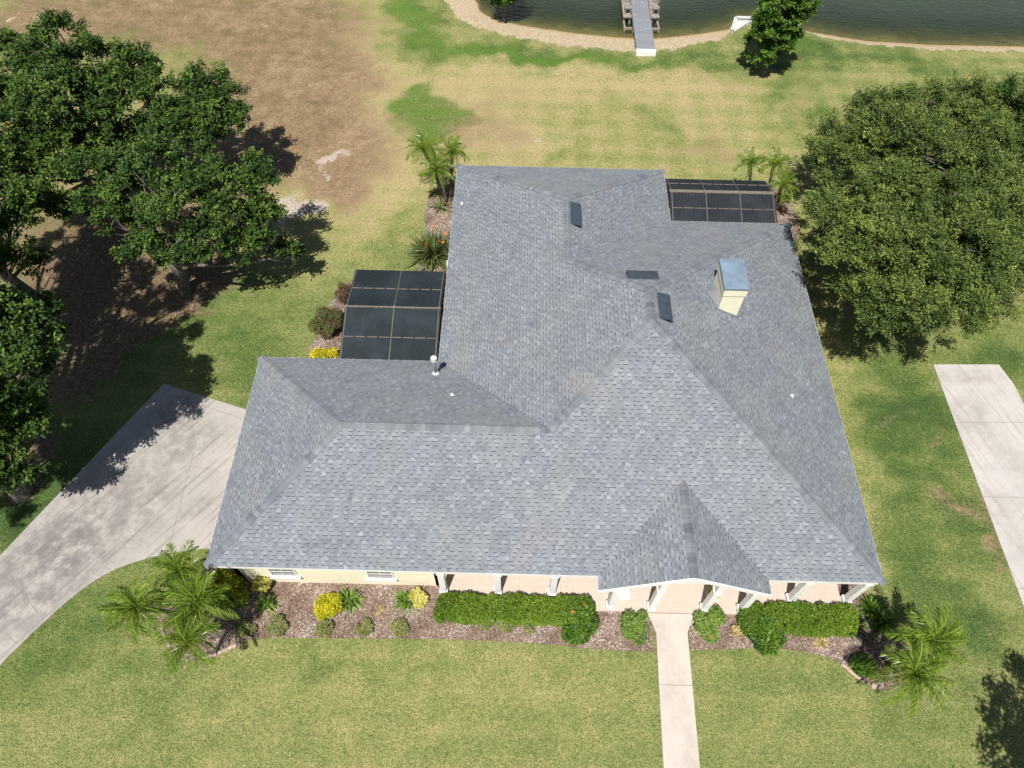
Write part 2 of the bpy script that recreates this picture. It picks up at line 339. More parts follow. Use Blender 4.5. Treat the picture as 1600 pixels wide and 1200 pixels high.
xs = np.unique(np.round(np.concatenate([np.linspace(-300, -30, 25), np.arange(-30, 50, .28), np.linspace(50, 330, 26)]), 3))
ys = np.unique(np.round(np.concatenate([np.linspace(-150, -10, 15), np.arange(-10, 47, .24), np.linspace(47, 400, 30)]), 3))
nx, ny = len(xs), len(ys)
Z = np.zeros((ny, nx))
for j, yv in enumerate(ys): Z[j] = ground_z(xs, np.full(nx, yv))
XX, YY = np.meshgrid(xs, ys)
XXw = XX+.55*np.sin(YY*1.1+1.3*np.sin(XX*.7))+.30*np.sin(YY*2.7+XX*1.3)+.16*np.sin(YY*5.1-XX*3.2)
YYw = YY+.55*np.sin(XX*1.0+1.1*np.sin(YY*.8)+2)+.30*np.sin(XX*2.5-YY*1.6)+.16*np.sin(XX*5.3+YY*2.9)
def blobs_world(lst):
    """(px, py, rx_px, ry_px, weight) on the photographed lawn -> weight map over the ground, laid out in metres"""
    A = np.zeros_like(XX)
    for b in lst:
        px, py, rx, ry, wgt = b[:5]
        c = at(px, py); ex = (at(px+rx, py)-at(px-rx, py))/2; ey = (at(px, py-ry)-at(px, py+ry))/2
        rxm, rym = abs(ex[0]), abs(ey[1]); ang = math.atan2(-ey[0], ey[1]); ca, sa = math.cos(ang), math.sin(ang)
        if len(b) > 5: r = math.radians(b[5]); ca, sa = math.cos(r), math.sin(r)
        dx, dy = XXw-c[0], YYw-c[1]; u = (dx*ca+dy*sa)/rxm; v = (-dx*sa+dy*ca)/rym
        A += wgt*np.exp(-(u*u+v*v)**1.15)
    return A
dry = .54+np.where(YY > 21, .10, 0)+blobs_world([(480, 250, 200, 120, .15), (600, 150, 150, 120, .20), (740, 150, 130, 60, .20), (600, 300, 60, 90, .15), (900, 130, 200, 30, .08), (1150, 150, 80, 60, .05), (560, 60, 60, 60, .2), (460, 380, 60, 60, .15), 
    # front lawn
    (500, 1090, 420, 60, .10), (250, 1080, 70, 70, -.12), (60, 1000, 120, 50, -.22), (200, 900, 120, 60, -.15), (900, 1060, 120, 50, .12), (650, 1040, 500, 12, -.10), (550, 1180, 400, 30, .1), (480, 1065, 30, 18, -.2),
    (1150, 1130, 90, 80, -.02), (1250, 1050, 150, 40, -.12), (80, 1150, 90, 60, .02),
    # right strip
    (1400, 700, 50, 220, -.38), (1450, 640, 55, 60, -.30), (1500, 780, 45, 120, -.34), (1540, 1000, 50, 60, -.38), (1470, 930, 80, 60, -.24), (1290, 640, 24, 140, .20), (1340, 800, 24, 120, .22), (1365, 850, 30, 100, .2), (1280, 500, 20, 80, .10), (1400, 840, 30, 60, .1), (1560, 560, 60, 40, -.45),
    # back
    (900, 180, 300, 90, .08), (1000, 130, 170, 30, .2), (800, 230, 130, 40, .18), (560, 200, 120, 100, .22), (540, 300, 60, 90, .1), (1130, 220, 100, 60, .1),
    (660, 180, 55, 45, -.55, 0), (870, 245, 50, 12, -.25), (1045, 190, 20, 25, -.30), (1015, 180, 12, 30, -.18), (1215, 170, 15, 60, -.18), (650, 40, 45, 60, -.40), (780, 80, 160, 16, -.30), (1000, 95, 200, 10, -.35), (1100, 85, 70, 18, -.25), (1250, 80, 60, 30, -.35), (1400, 90, 180, 20, -.38), (1230, 130, 30, 30, -.25), (1290, 190, 20, 30, -.3),
    (450, 470, 110, 60, -.14), (380, 560, 70, 50, -.25), (620, 400, 22, 80, -.2), (460, 590, 60, 20, -.1), (560, 420, 60, 60, .08), (100, 750, 120, 80, -.45), (30, 830, 60, 40, -.35), (200, 520, 150, 80, -.3)])
# mowing stripes on the back lawn
dry += np.where(YY > 21, .06*np.sin(YY*math.pi/.75+.3*np.sin(XX*.4))+.055*np.sin(XX*math.pi/.9), .035*np.sin(YY*5.2+.5*np.sin(XX*.5))+.02*np.sin(YY*11))
dirt = blobs_world([(540, 130, 90, 90, .25), (480, 170, 120, 100, .2), (560, 270, 90, 60, .3), (730, 200, 90, 60, .25), (350, 30, 200, 60, .4), (60, 10, 160, 40, .3), (150, 30, 260, 60, .72), (420, 120, 170, 90, .58), (480, 30, 140, 60, .42), (440, 200, 110, 70, .5), (240, 250, 300, 120, .5), (500, 260, 70, 50, .34), (120, 400, 150, 90, .7), (330, 300, 80, 70, .3), (800, 150, 110, 55, .26), (1120, 190, 35, 30, .22), (1100, 240, 90, 22, .52), (1255, 180, 22, 60, .40), (1340, 130, 40, 14, .40), (730, 220, 110, 45, .26), (1030, 110, 200, 16, .22), (1120, 130, 90, 30, .18),
    (1530, 1060, 50, 40, .38), (1545, 830, 25, 70, .62), (1470, 800, 50, 20, .6), (1340, 590, 12, 60, .45), (1400, 665, 35, 15, .45), (1478, 700, 14, 25, .6), (1580, 1000, 30, 25, .45), (540, 310, 40, 60, .25), (600, 270, 60, 30, .22), (0, 200, 60, 160, .3), (300, 470, 40, 20, .3)])
lush = blobs_world([(655, 185, 60, 48, .95, 0), (700, 175, 50, 30, .75), (662, 148, 28, 30, .6), (640, 30, 38, 55, .9), (735, 70, 80, 20, .85), (850, 88, 120, 11, .65), (980, 97, 150, 8, .7), (1090, 82, 50, 14, .6), (1200, 60, 60, 20, .5), (1260, 75, 50, 16, .5), (870, 245, 45, 12, .3), (1045, 190, 18, 22, .35), (1545, 1020, 30, 30, .45), (1500, 860, 30, 60, .35), (1450, 620, 40, 40, .2), (620, 420, 16, 70, .35), (360, 590, 60, 30, .4), (1290, 190, 18, 25, .6), (1215, 175, 14, 60, .35)])
sand = blobs_world([(525, 245, 20, 9, .72), (507, 262, 16, 9, .6), (482, 318, 20, 16, .5), (445, 332, 34, 18, .52), (820, 215, 12, 4, .9), (395, 40, 16, 5, .5), (12, 25, 6, 3, .9), (292, 18, 4, 2, .9), (430, 50, 14, 4, .45), (470, 310, 40, 30, .25), (370, 310, 20, 12, .3), (20, 700, 30, 8, .4), (250, 490, 50, 20, .3)])
ds = YY-shore(XX, SL)+.16*np.sin(XX*3.1+np.sin(XX*1.3)*2)+.10*np.sin(XX*7.7+YY*2); dw = YY-shore(XX, WL)
sand = np.maximum(sand, np.clip(.5+ds*1.6, 0, 1))
mud = np.where(dw > -.02, np.clip(.05+dw*.14, .05, 1), np.clip((dw+.35)*.12, 0, .05))
litter_shade = blobs_world([(160, 420, 170, 110, .8), (250, 500, 110, 60, .45), (60, 640, 80, 90, .5), (10, 760, 60, 50, .45), (40, 720, 60, 60, .3), (330, 440, 70, 40, .3), (150, 560, 70, 60, .3)])  # zone of leaf litter with tree shade painted into its colour
litter_shade -= blobs_world([(270, 560, 60, 60, .5), (120, 760, 70, 60, .35)])
me = bpy.data.meshes.new('ground')
co = np.stack([XX, YY, Z], -1).reshape(-1, 3)
idx = (np.arange(ny-1)[:, None]*nx+np.arange(nx-1)[None]).reshape(-1); F4 = np.stack([idx, idx+1, idx+nx+1, idx+nx], 1)
me.vertices.add(len(co)); me.vertices.foreach_set('co', co.reshape(-1).astype(np.float32)); me.loops.add(F4.size); me.loops.foreach_set('vertex_index', F4.reshape(-1).astype(np.int32))
me.polygons.add(len(F4)); me.polygons.foreach_set('loop_start', np.arange(0, F4.size, 4, dtype=np.int32)); me.polygons.foreach_set('loop_total', np.full(len(F4), 4, np.int32)); me.polygons.foreach_set('use_smooth', np.ones(len(F4), bool))
for nm, ch in (('zone', (dry, dirt, lush)), ('zone2', (sand, mud, litter_shade))):
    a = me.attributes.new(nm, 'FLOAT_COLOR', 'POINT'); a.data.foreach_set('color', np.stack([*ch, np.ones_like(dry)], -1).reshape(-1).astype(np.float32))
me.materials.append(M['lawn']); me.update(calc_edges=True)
tag(link('ground', me), kind='structure')

# lake surface
wx = np.concatenate([np.arange(-30, 60, 1.), np.linspace(60, 330, 20)]); wy = np.concatenate([np.arange(33, 60, .5), np.linspace(60, 400, 20)])
WX, WY = np.meshgrid(wx, wy); dep = np.clip((WY-shore(WX, WL))*.16/.9, 0, 1)
idx = (np.arange(len(wy)-1)[:, None]*len(wx)+np.arange(len(wx)-1)[None]).reshape(-1); F4 = np.stack([idx, idx+1, idx+len(wx)+1, idx+len(wx)], 1)
me = bpy.data.meshes.new('water'); me.from_pydata(np.stack([WX, WY, np.full_like(WX, -.42)], -1).reshape(-1, 3).tolist(), [], F4.tolist())
a = me.attributes.new('depth', 'FLOAT', 'POINT'); a.data.foreach_set('value', dep.reshape(-1).astype(np.float32)); me.materials.append(water_mat())
tag(link('water', me), kind='structure')

# ------------------------------------------------------------------ paving
def smooth_poly(pts, n=6):
    P = [np.array(p[:2], float) for p in pts]; out = []
    for i in range(len(P)-1):
        p0, p1, p2, p3 = P[max(i-1, 0)], P[i], P[i+1], P[min(i+2, len(P)-1)]
        for k in range(n):
            t = k/n; out.append(.5*((2*p1)+(-p0+p2)*t+(2*p0-5*p1+4*p2-p3)*t*t+(-p0+3*p1-3*p2+p3)*t**3))
    out.append(P[-1]); return out
PAVED = []
def slab(name, poly, z1, mat, joints=(), z0=-.1):
    PAVED.append(poly)
    m = MB(); m.prism(poly, z0, z1, 0)
    for a, b in joints: m.bar((a[0], a[1], z1+.001), (b[0], b[1], z1+.001), .022, .006, m=1)
    return m.build(name, [mat, M['joint']])
low = smooth_poly(pxpts([(325, 857), (280, 862), (230, 873), (174, 893), (120, 928), (70, 972), (30, 1010), (0, 1042), (-40, 1110), (-70, 1200), (-90, 1320)]), 5)
poly = [at(256, 600)[:2], at(384, 640)[:2], np.array((.41, 7.3)), np.array((.41, 1.75))]+low+[at(-420, 1320)[:2], at(-300, 1130)[:2], at(-130, 985)[:2], at(-60, 925)[:2], at(0, 869)[:2]]
poly = poly[::-1]
CR = [(60, 985, 75, 950), (75, 950, 58, 915), (58, 915, 30, 890), (30, 890, 0, 872), (262, 868, 268, 835), (240, 720, 275, 735), (275, 735, 300, 728), (300, 728, 345, 738)]
J = [(at(x, y)[:2], at(a, b)[:2]) for x, y, a, b in ((307, 690, 262, 868), (62, 817, 174, 892), (0, 877, 60, 960), (-60, 930, 30, 1008), (247, 612, 380, 655))]
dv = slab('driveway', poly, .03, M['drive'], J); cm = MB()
for x, y, a, b in CR:
    p0, p1 = at(x, y)[:2], at(a, b)[:2]; pts = [p0+(p1-p0)*k/6+(RNG.normal(0, .02, 2) if 0 < k < 6 else 0) for k in range(7)]
    for q0, q1 in zip(pts[:-1], pts[1:]): cm.bar((q0[0], q0[1], .0305), (q1[0], q1[1], .0305), .008, .004)
cm.build('crack', M['joint'], dv); tag(dv, kind='structure')
poly = [at(x, y)[:2] for x, y in ((1458, 570), (1600, 950), (1690, 1190), (1900, 1700), (2300, 1700), (2050, 1190), (1850, 900), (1680, 720), (1622, 660), (1600, 632), (1583, 600), (1560, 570))]
J = [(at(1492, 660)[:2], at(1622, 661)[:2]), (at(1535, 777)[:2], at(1730, 779)[:2]), (at(1588, 920)[:2], at(1860, 920)[:2])]
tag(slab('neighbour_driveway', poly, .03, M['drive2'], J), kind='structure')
poly = [(15.63, -24), (16.83, -24), (16.84, -5.5), (16.92, -1.1), (17.22, -.42), (15.52, -.42), (15.78, -1.1), (15.64, -5.5)]
tag(slab('path', poly, .05, M['walk'], [((15.75, -2.9), (16.87, -2.9)), ((15.64, -6.8), (16.83, -6.8))]), kind='structure')

# ------------------------------------------------------------------ mulch beds with loose chips
def inpoly(P, X, Y):
    P = np.array(P); r = np.zeros(X.shape, bool); n = len(P)
    for i in range(n):
        x0, y0 = P[i]; x1, y1 = P[(i+1) % n]
        c = ((y0 > Y) != (y1 > Y)) & (X < (x1-x0)*(Y-y0)/((y1-y0) if y1 != y0 else 1e-9)+x0); r ^= c
    return r
beds = {
 'front_left': smooth_poly(pxpts([(246, 965), (252, 1000), (275, 1030), (320, 1028), (350, 1014), (400, 998), (500, 997), (620, 998), (700, 999), (790, 1002), (850, 1006), (930, 1014), (1021, 1019)]), 4)+[np.array((15.7, -.38)), np.array((13.5, -.25)), np.array((7.9, .15)), np.array((7.8, .41)), np.array((.43, .41)), np.array((-.7, .9)), np.array((-1.7, .7))],
 'front_right': [np.array((16.95, -1.2)), np.array((16.93, -1.72))]+smooth_poly(pxpts([(1083, 1016), (1140, 1014), (1200, 1011), (1250, 1018), (1290, 1026), (1322, 1042), (1350, 1064), (1372, 1078), (1400, 1076), (1424, 1050), (1428, 1020), (1405, 985), (1375, 955), (1352, 925), (1338, 905)]), 4)+[np.array((22.8, 1.2)), np.array((22.75, .1)), np.array((19.3, -.2)), np.array((17.2, -.3))],
 'side': smooth_poly(pxpts([(706, 288), (682, 290), (668, 315), (664, 345), (668, 380), (652, 412), (650, 440), (700, 440)]), 4)+[np.array((7.5, 16)), np.array((7.5, 20))],
 'cage': smooth_poly(pxpts([(545, 440), (520, 470), (500, 520), (482, 556), (540, 562)]), 4)+[np.array((3.4, 9)), np.array((3.4, 13.6))],
 'back_right': smooth_poly(pxpts([(1205, 290), (1222, 300), (1240, 330), (1250, 365), (1232, 385)]), 4)+[np.array((22.4, 16.8)), np.array((22.4, 20.4))]}
mm = MB()
for k, P in beds.items():
    tri = [(p[0], p[1]) for p in P]; mm.prism(tri if k != 'x' else tri, -.05, .022, 0)
tag(mm.build('mulch_bed', M['mulchbase']), kind='structure')
CH = []
for k, P in beds.items():
    A = np.array([(p[0], p[1]) for p in P]); lo, hi = A.min(0), A.max(0); area = (hi-lo).prod(); n = int(area*620)
    X = RNG.uniform(lo[0], hi[0], n); Y = RNG.uniform(lo[1], hi[1], n); k2 = inpoly(A, X, Y); CH.append(np.stack([X[k2], Y[k2]], 1))
CH = np.concatenate(CH); n = len(CH)
a = RNG.uniform(0, 2*np.pi, n); L = RNG.uniform(.012, .042, n); Wd = RNG.uniform(.007, .018, n); tl = RNG.uniform(-.4, .4, (n, 2))
u = np.stack([np.cos(a), np.sin(a), tl[:, 0]], 1)*L[:, None]; v = np.stack([-np.sin(a), np.cos(a), tl[:, 1]], 1)*Wd[:, None]
c = np.stack([CH[:, 0], CH[:, 1], RNG.uniform(.03, .055, n)], 1)
V = np.stack([c-u-v, c+u-v, c+u+v, c-u+v], 1)
tag(link('mulch_chips', quad_mesh('mulch_chips', V, np.clip(RNG.beta(1.6, 1.8, n)+.16*np.sin(CH[:, 0]*2.3+1.5*np.sin(CH[:, 1]*3.1))+.1*np.sin(CH[:, 0]*6.1-CH[:, 1]*5.), 0, 1), M['chip'])), 'loose brown and pinkish bark chips covering the planting beds', 'mulch', kind='stuff')

# ------------------------------------------------------------------ grass blades standing up from the lawn
n = 260000; GX = RNG.uniform(-20, 42, n); GY = RNG.uniform(-7.5, 38, n)
ix = np.clip(np.searchsorted(xs, GX), 0, nx-1); iy = np.clip(np.searchsorted(ys, GY), 0, ny-1)
keep = (sand[iy, ix] < .3) & (RNG.random(n) > np.clip(dirt[iy, ix], 0, .8)) & (RNG.random(n) > np.clip(litter_shade[iy, ix]*1.3, 0, .9))
keep &= ~((GX > 0) & (GX < 23.2) & (GY > 0) & (GY < 8.8)) & ~((GX > 7.3) & (GX < 23.2) & (GY > 0) & (GY < 17.2))
for P in list(beds.values())+PAVED: keep &= ~inpoly([(q[0], q[1]) for q in P], GX, GY)
GX, GY = GX[keep], GY[keep]; ix, iy = ix[keep], iy[keep]; n = len(GX); t = dry[iy, ix]-lush[iy, ix]*.4+RNG.normal(0, .16, n)
a = RNG.uniform(0, 2*np.pi, n); h = RNG.uniform(.015, .042, n); le = RNG.uniform(.02, .06, n); wd = RNG.uniform(.008, .02, n)
c = np.stack([GX, GY, Z[iy, ix]+.002], 1); u = np.stack([-np.sin(a), np.cos(a), np.zeros(n)], 1)*wd[:, None]; v = np.stack([np.cos(a)*le, np.sin(a)*le, h], 1)
gm = N('grass_blades'); gc = gm.ramp(gm.attr('tint'), [(0, (.045, .085, .022)), (.3, (.10, .15, .038)), (.6, (.20, .235, .07)), (.85, (.33, .31, .12)), (1, (.44, .37, .19))])
M['grass'] = gm.out(gc, .9, .1)
tag(link('grass', quad_mesh('grass', np.stack([c-u, c+u, c+u*.4+v, c-u*.4+v], 1), np.clip(t, 0, 1), M['grass'])), 'short mown grass blades of the green and tan lawn', 'grass', kind='stuff')

# ------------------------------------------------------------------ house
E = 2.75; p_ = .519; xG, xD, xB, yI, yC, yG = 7.284, 17.618, 23.182, 8.809, 17.249, 20.854
hw = (xB-xG)/2; hb = (xD-xG)/2; PX0, PX1, PY = 13.42, 19.24, -.50; PXC = (PX0+PX1)/2; PH = (PX1-PX0)/2
r1 = (yI/2, yI/2); r2 = (xG+yI/2, yI/2); q1 = ((xG+xB)/2, hw); q2 = ((xG+xB)/2, yC-hw); b1 = (xG+hb, yC-hb); b2 = (xG+hb, yG-hb)
PLANES = [
 ('S', [(0, 0), (PX0, 0), (PXC, PH), (PX1, 0), (xB, 0), q1, r2, r1], lambda x, y: E+p_*y, (0, -1)),
 ('W', [(xG, yG), (xG, yI), r2, q1, q2, b1, b2], lambda x, y: E+p_*(x-xG), (-1, 0)),
 ('E', [(xB, 0), (xB, yC), q2, q1], lambda x, y: E+p_*(xB-x), (1, 0)),
 ('N', [(xB, yC), (xD, yC), b1, q2], lambda x, y: E+p_*(yC-y), (0, 1)),
 ('BE', [(xD, yC), (xD, yG), b2, b1], lambda x, y: E+p_*(xD-x), (1, 0)),
 ('BN', [(xD, yG), (xG, yG), b2], lambda x, y: E+p_*(yG-y), (0, 1)),
 ('GN', [(xG, yI), (0, yI), r1, r2], lambda x, y: E+p_*(yI-y), (0, 1)),
 ('GW', [(0, yI), (0, 0), r1], lambda x, y: E+p_*x, (-1, 0)),
 ('PW', [(PX0, PY), (PXC, PY), (PXC, PH), (PX0, 0)], lambda x, y: E+p_*(x-PX0), (-1, 0)),
 ('PE', [(PXC, PY), (PX1, PY), (PX1, 0), (PXC, PH)], lambda x, y: E+p_*(PX1-x), (1, 0))]
house = empty('house', (11.5, 8, 0), 0, 'single storey cream stucco house with a large grey shingled hip roof', 'house')
house_inv = (-11.5, -8, 0)
def part(mb, name, mats, parent=None):
    o = mb.build(name, mats, parent or house)
    if parent is None: o.location = house_inv
    return o
ca = 1/math.sqrt(1+p_*p_); sa = p_*ca; EXP = .1433
base = MB(); QV = []; QT = []; QM = []
for nm, poly, zf, dn in PLANES:
    base.face([(x, y, zf(x, y)) for x, y in poly], 0)
    dn = np.array(dn, float); up2 = -dn; ud = np.array([-up2[1], up2[0]])*-1.   # along the eave
    nrm = np.array([dn[0]*sa, dn[1]*sa, ca]); vv = np.array([up2[0]*ca, up2[1]*ca, sa]); uu = np.array([ud[0], ud[1], 0])
    if np.cross(uu, vv)[2] < 0: uu = -uu
    po = min(poly, key=lambda q: zf(*q)); o = np.array([po[0], po[1], E]); P = np.array([[(np.array([x, y, zf(x, y)])-o)@uu, (np.array([x, y, zf(x, y)])-o)@vv] for x, y in poly])
    rows = int(P[:, 1].max()/EXP)+1
    for r in range(rows):
        v0 = r*EXP; v1 = min(v0+EXP, P[:, 1].max()); vm = v0+.5*(v1-v0)
        xs_ = []
        for i in range(len(P)):
            a_, b_ = P[i], P[(i+1) % len(P)]
            if (a_[1] > vm) != (b_[1] > vm): xs_.append(a_[0]+(vm-a_[1])*(b_[0]-a_[0])/(b_[1]-a_[1]))
        xs_.sort()
        for i in range(0, len(xs_)-1, 2):
            s0, s1 = xs_[i], xs_[i+1]; u = s0-RNG.uniform(0, .3); hi = bool(RNG.integers(2))
            while u < s1:
                wd = RNG.uniform(.10, .19) if hi else RNG.uniform(.08, .20)
                a0, a1 = max(u, s0), min(u+wd, s1)
                if a1-a0 > .012:
                    lift = .010 if hi else .003
                    c4 = [(a0, v0, lift), (a1, v0, lift), (a1, v1, lift-.002), (a0, v1, lift-.002)]
                    QV.append([o+uu*x+vv*y+nrm*z for x, y, z in c4]); QT.append(float(np.clip(RNG.normal(.57 if hi else .43, .105), 0, 1))); QM.append(0)
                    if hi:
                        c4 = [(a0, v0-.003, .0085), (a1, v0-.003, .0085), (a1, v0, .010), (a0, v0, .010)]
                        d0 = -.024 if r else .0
                        if r and a1-a0 > .05 and nm not in ('N', 'BN', 'GN') and (nm not in ('E', 'BE', 'PE') or RNG.random() < .85):  # dashes kept on most east tabs to darken that side like shade
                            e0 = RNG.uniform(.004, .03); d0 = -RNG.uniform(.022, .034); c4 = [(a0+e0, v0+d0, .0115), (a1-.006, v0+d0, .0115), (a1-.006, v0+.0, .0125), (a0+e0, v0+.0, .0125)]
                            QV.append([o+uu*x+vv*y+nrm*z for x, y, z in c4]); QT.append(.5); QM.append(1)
                u += wd; hi = not hi if RNG.random() < .93 else hi
for f, t in zip(base.f, base.t):
    pass
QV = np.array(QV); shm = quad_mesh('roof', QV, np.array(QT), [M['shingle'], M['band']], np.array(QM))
bmx = bmesh.new(); bmx.from_mesh(shm); bm2 = bpy.data.meshes.new('t'); bm2.from_pydata([(x, y, z-.001) for x, y, z in base.v], [], base.f)
for q in bm2.polygons: q.material_index = 0
bmx.from_mesh(bm2); bmx.to_mesh(shm); bmx.free()
roof = link('roof', shm, house, house_inv)
# ridge and hip caps
def zat(pt):
    z = [zf(*pt) for nm, poly, zf, dn in PLANES[:8]]
    return z
P3 = lambda pt, zf: np.array([pt[0], pt[1], zf(*pt)])
zS, zW, zE, zN, zBE, zBN, zGN, zGW, zPW, zPE = [q[2] for q in PLANES]
nS, nW, nE, nN = [np.array([d[0]*sa, d[1]*sa, ca]) for d in ((0, -1), (-1, 0), (1, 0), (0, 1))]
RID = [((0, 0), r1, zS, nS, nW), ((0, yI), r1, zGN, nN, nW), (r1, r2, zS, nS, nN), (r2, q1, zS, nS, nW), ((xB, 0), q1, zS, nE, nS), (q1, q2, zW, nE, nW), ((xB, yC), q2, zE, nE, nN), (b1, q2, zW, nW, nN), (b1, b2, zW, nE, nW), ((xG, yG), b2, zW, nW, nN), ((xD, yG), b2, zBE, nE, nN), ((PXC, PY), (PXC, PH), zPW, nE, nW)]
cp = MB()
for a_, b_, zf, n1_, n2_ in RID:
    A, B = P3(a_, zf), P3(b_, zf); L = np.linalg.norm(B-A); d = (B-A)/L
    s1 = np.cross(d, n1_); s1 /= np.linalg.norm(s1); s2 = np.cross(d, n2_); s2 /= np.linalg.norm(s2)
    top = (n1_+n2_); top /= np.linalg.norm(top)
    if s1@(n2_) > 0: s1 = -s1
    if s2@(n1_) > 0: s2 = -s2
    n = int(L/.17); st = L/n
    for k in range(n):
        f0 = A+d*(k*st-.012); f1 = A+d*((k+1)*st+.01); wv = RNG.uniform(.155, .17); t = float(np.clip(RNG.normal(.45, .16), 0, 1))
        lf0, lf1 = .034, .020
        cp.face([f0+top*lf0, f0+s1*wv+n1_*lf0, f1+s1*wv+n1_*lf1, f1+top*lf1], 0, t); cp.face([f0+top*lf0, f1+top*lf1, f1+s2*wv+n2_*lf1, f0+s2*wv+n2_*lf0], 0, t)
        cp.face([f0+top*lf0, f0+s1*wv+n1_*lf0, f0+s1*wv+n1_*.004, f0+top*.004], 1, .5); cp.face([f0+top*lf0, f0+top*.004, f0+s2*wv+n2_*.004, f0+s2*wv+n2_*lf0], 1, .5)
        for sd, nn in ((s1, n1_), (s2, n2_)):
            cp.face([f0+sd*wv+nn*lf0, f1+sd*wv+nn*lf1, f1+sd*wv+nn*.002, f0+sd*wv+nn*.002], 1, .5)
cap = cp.build('ridge_cap', [M['cap'], M['band']], roof)
# fascia and drip edge round the eaves, soffit below
OUT = [(0, 0), (PX0, 0), (PX0, PY), (PX1, PY), (PX1, 0), (xB, 0), (xB, yC), (xD, yC), (xD, yG), (xG, yG), (xG, yI), (0, yI)]
def ring(edges, z0, z1, inset, thick):
    m = MB()
    for (x0, y0), (x1, y1) in edges:
        a_ = np.array([x0, y0]); b_ = np.array([x1, y1]); d = (b_-a_)/np.linalg.norm(b_-a_); nn = np.array([-d[1], d[0]])
        P = [a_+nn*inset, b_+nn*inset, b_+nn*(inset+thick), a_+nn*(inset+thick)]
        m.hexa([(q[0], q[1], z0) for q in P]+[(q[0], q[1], z1) for q in P])
    return m
ED = [(OUT[i], OUT[(i+1) % 12]) for i in range(12) if i != 2]
part(ring(ED, E-.19, E-.006, .012, .025), 'fascia', M['white'])
de = ring(ED, E-.03, E+.003, -.006, .017); do = de.build('drip_edge', M['white'], roof)
def inset_poly(P, d):
    n = len(P); out = []
    for i in range(n):
        a_, b_, c_ = np.array(P[i-1], float), np.array(P[i], float), np.array(P[(i+1) % n], float)
        d1 = (b_-a_)/np.linalg.norm(b_-a_); d2 = (c_-b_)/np.linalg.norm(c_-b_); n1_ = np.array([-d1[1], d1[0]]); n2_ = np.array([-d2[1], d2[0]])
        out.append(tuple(b_+(n1_+n2_)*d))
    return out
m = MB(); m.prism([(.04, .04), (xB-.04, .04), (xB-.04, yC-.04), (xD-.04, yC-.04), (xD-.04, yG-.04), (xG+.04, yG-.04), (xG+.04, yI-.04), (.04, yI-.04)], E-.205, E-.175); part(m, 'soffit', M['white'])
# walls
m = MB(); IN = .41; PB = 2.1; WP = [(IN, IN), (7.87, IN), (7.87, PB), (xB-IN, PB), (xB-IN, yC-IN), (xD-IN, yC-IN), (xD-IN, yG-IN), (xG+IN, yG-IN), (xG+IN, yI-IN), (IN, yI-IN)]
for i in range(len(WP)):
    a_, b_ = np.array(WP[i]), np.array(WP[(i+1) % len(WP)]); d = (b_-a_)/np.linalg.norm(b_-a_); nn = np.array([-d[1], d[0]]); t = .2
    P = [a_, b_, b_+nn*t+d*-t*.0, a_+nn*t]; m.hexa([(q[0], q[1], -.05) for q in P]+[(q[0], q[1], E-.206) for q in P])
part(m, 'wall', M['stucco'])
# porch floor
m = MB(); m.prism([(7.88, -.02), (13.45, -.02), (13.45, -.41), (19.28, -.41), (19.28, -.02), (xB-.45, -.02), (xB-.45, PB-.003), (7.88, PB-.003)], -.05, .16, 0)
part(m, 'porch_floor', M['tile'])
# beam above the posts
m = MB(); m.box(7.9, PX0+.2, .0+.08, .30, E-.42, E-.207); part(m, 'porch_beam', M['white']); m = MB(); m.box(PX1-.2, xB-.42, .08, .30, E-.42, E-.207); m.box(xB-.64, xB-.42, .30, PB-.01, E-.42, E-.208); part(m, 'porch_beam', M['white'])
for xa in (PX0+.12, PX1-.34): m = MB(); m.box(xa, xa+.22, -.36, .07, E-.40, E-.207); part(m, 'porch_beam', M['white'])
# gable front board
m = MB(); zt = E+p_*PH
xl = PX0+.02; N_ = 24
for k in range(N_):
    xa = PX0+.02+(PX1-PX0-.04)*k/N_; xb_ = PX0+.02+(PX1-PX0-.04)*(k+1)/N_
    tz = lambda x: E+p_*min(x-PX0, PX1-x)-.03; bz = lambda x: max(E-.2, min(tz(x)-.15, E+.80))
    m.hexa([(xa, PY+.03, bz(xa)), (xb_, PY+.03, bz(xb_)), (xb_, PY+.10, bz(xb_)), (xa, PY+.10, bz(xa)), (xa, PY+.03, tz(xa)), (xb_, PY+.03, tz(xb_)), (xb_, PY+.10, tz(xb_)), (xa, PY+.10, tz(xa))])
gb = part(m, 'gable_front', M['white'])
m = MB()
for sx in (-1, 1):
    xe = PX0 if sx < 0 else PX1
    a_ = np.array([xe+(-.02 if sx < 0 else .02), E-.01-.01]); b_ = np.array([PXC, zt-.01])
    for y0, y1, h in ((PY-.035, PY+.026, .20),):
        m.hexa([(a_[0], y0, a_[1]-h), (b_[0], y0, b_[1]-h), (b_[0], y1, b_[1]-h), (a_[0], y1, a_[1]-h), (a_[0], y0, a_[1]), (b_[0], y0, b_[1]), (b_[0], y1, b_[1]), (a_[0], y1, a_[1])])
part(m, 'rake_board', M['white'])
# posts
def post(x, y, w=.22):
    m = MB(); m.box(x-w/2, x+w/2, y-w/2, y+w/2, .40, E-.43 if y > 0 else E+p_*min(x-PX0, PX1-x)-.16); m.box(x-w/2-.04, x+w/2+.04, y-w/2-.04, y+w/2+.04, .16, .40); m.box(x-w/2-.03, x+w/2+.03, y-w/2-.03, y+w/2+.03, E-.50, E-.428)
    part(m, 'porch_post', M['white'])
for px in (778, 862): q = at(px, 925, .16); post(q[0], .19)
for px in (1232, 1318): q = at(px, 931, .16); post(q[0], .19)
for px in (952, 1016, 1098, 1155): q = at(px, 945, .16); post(q[0], -.25)
post(7.99, .19)
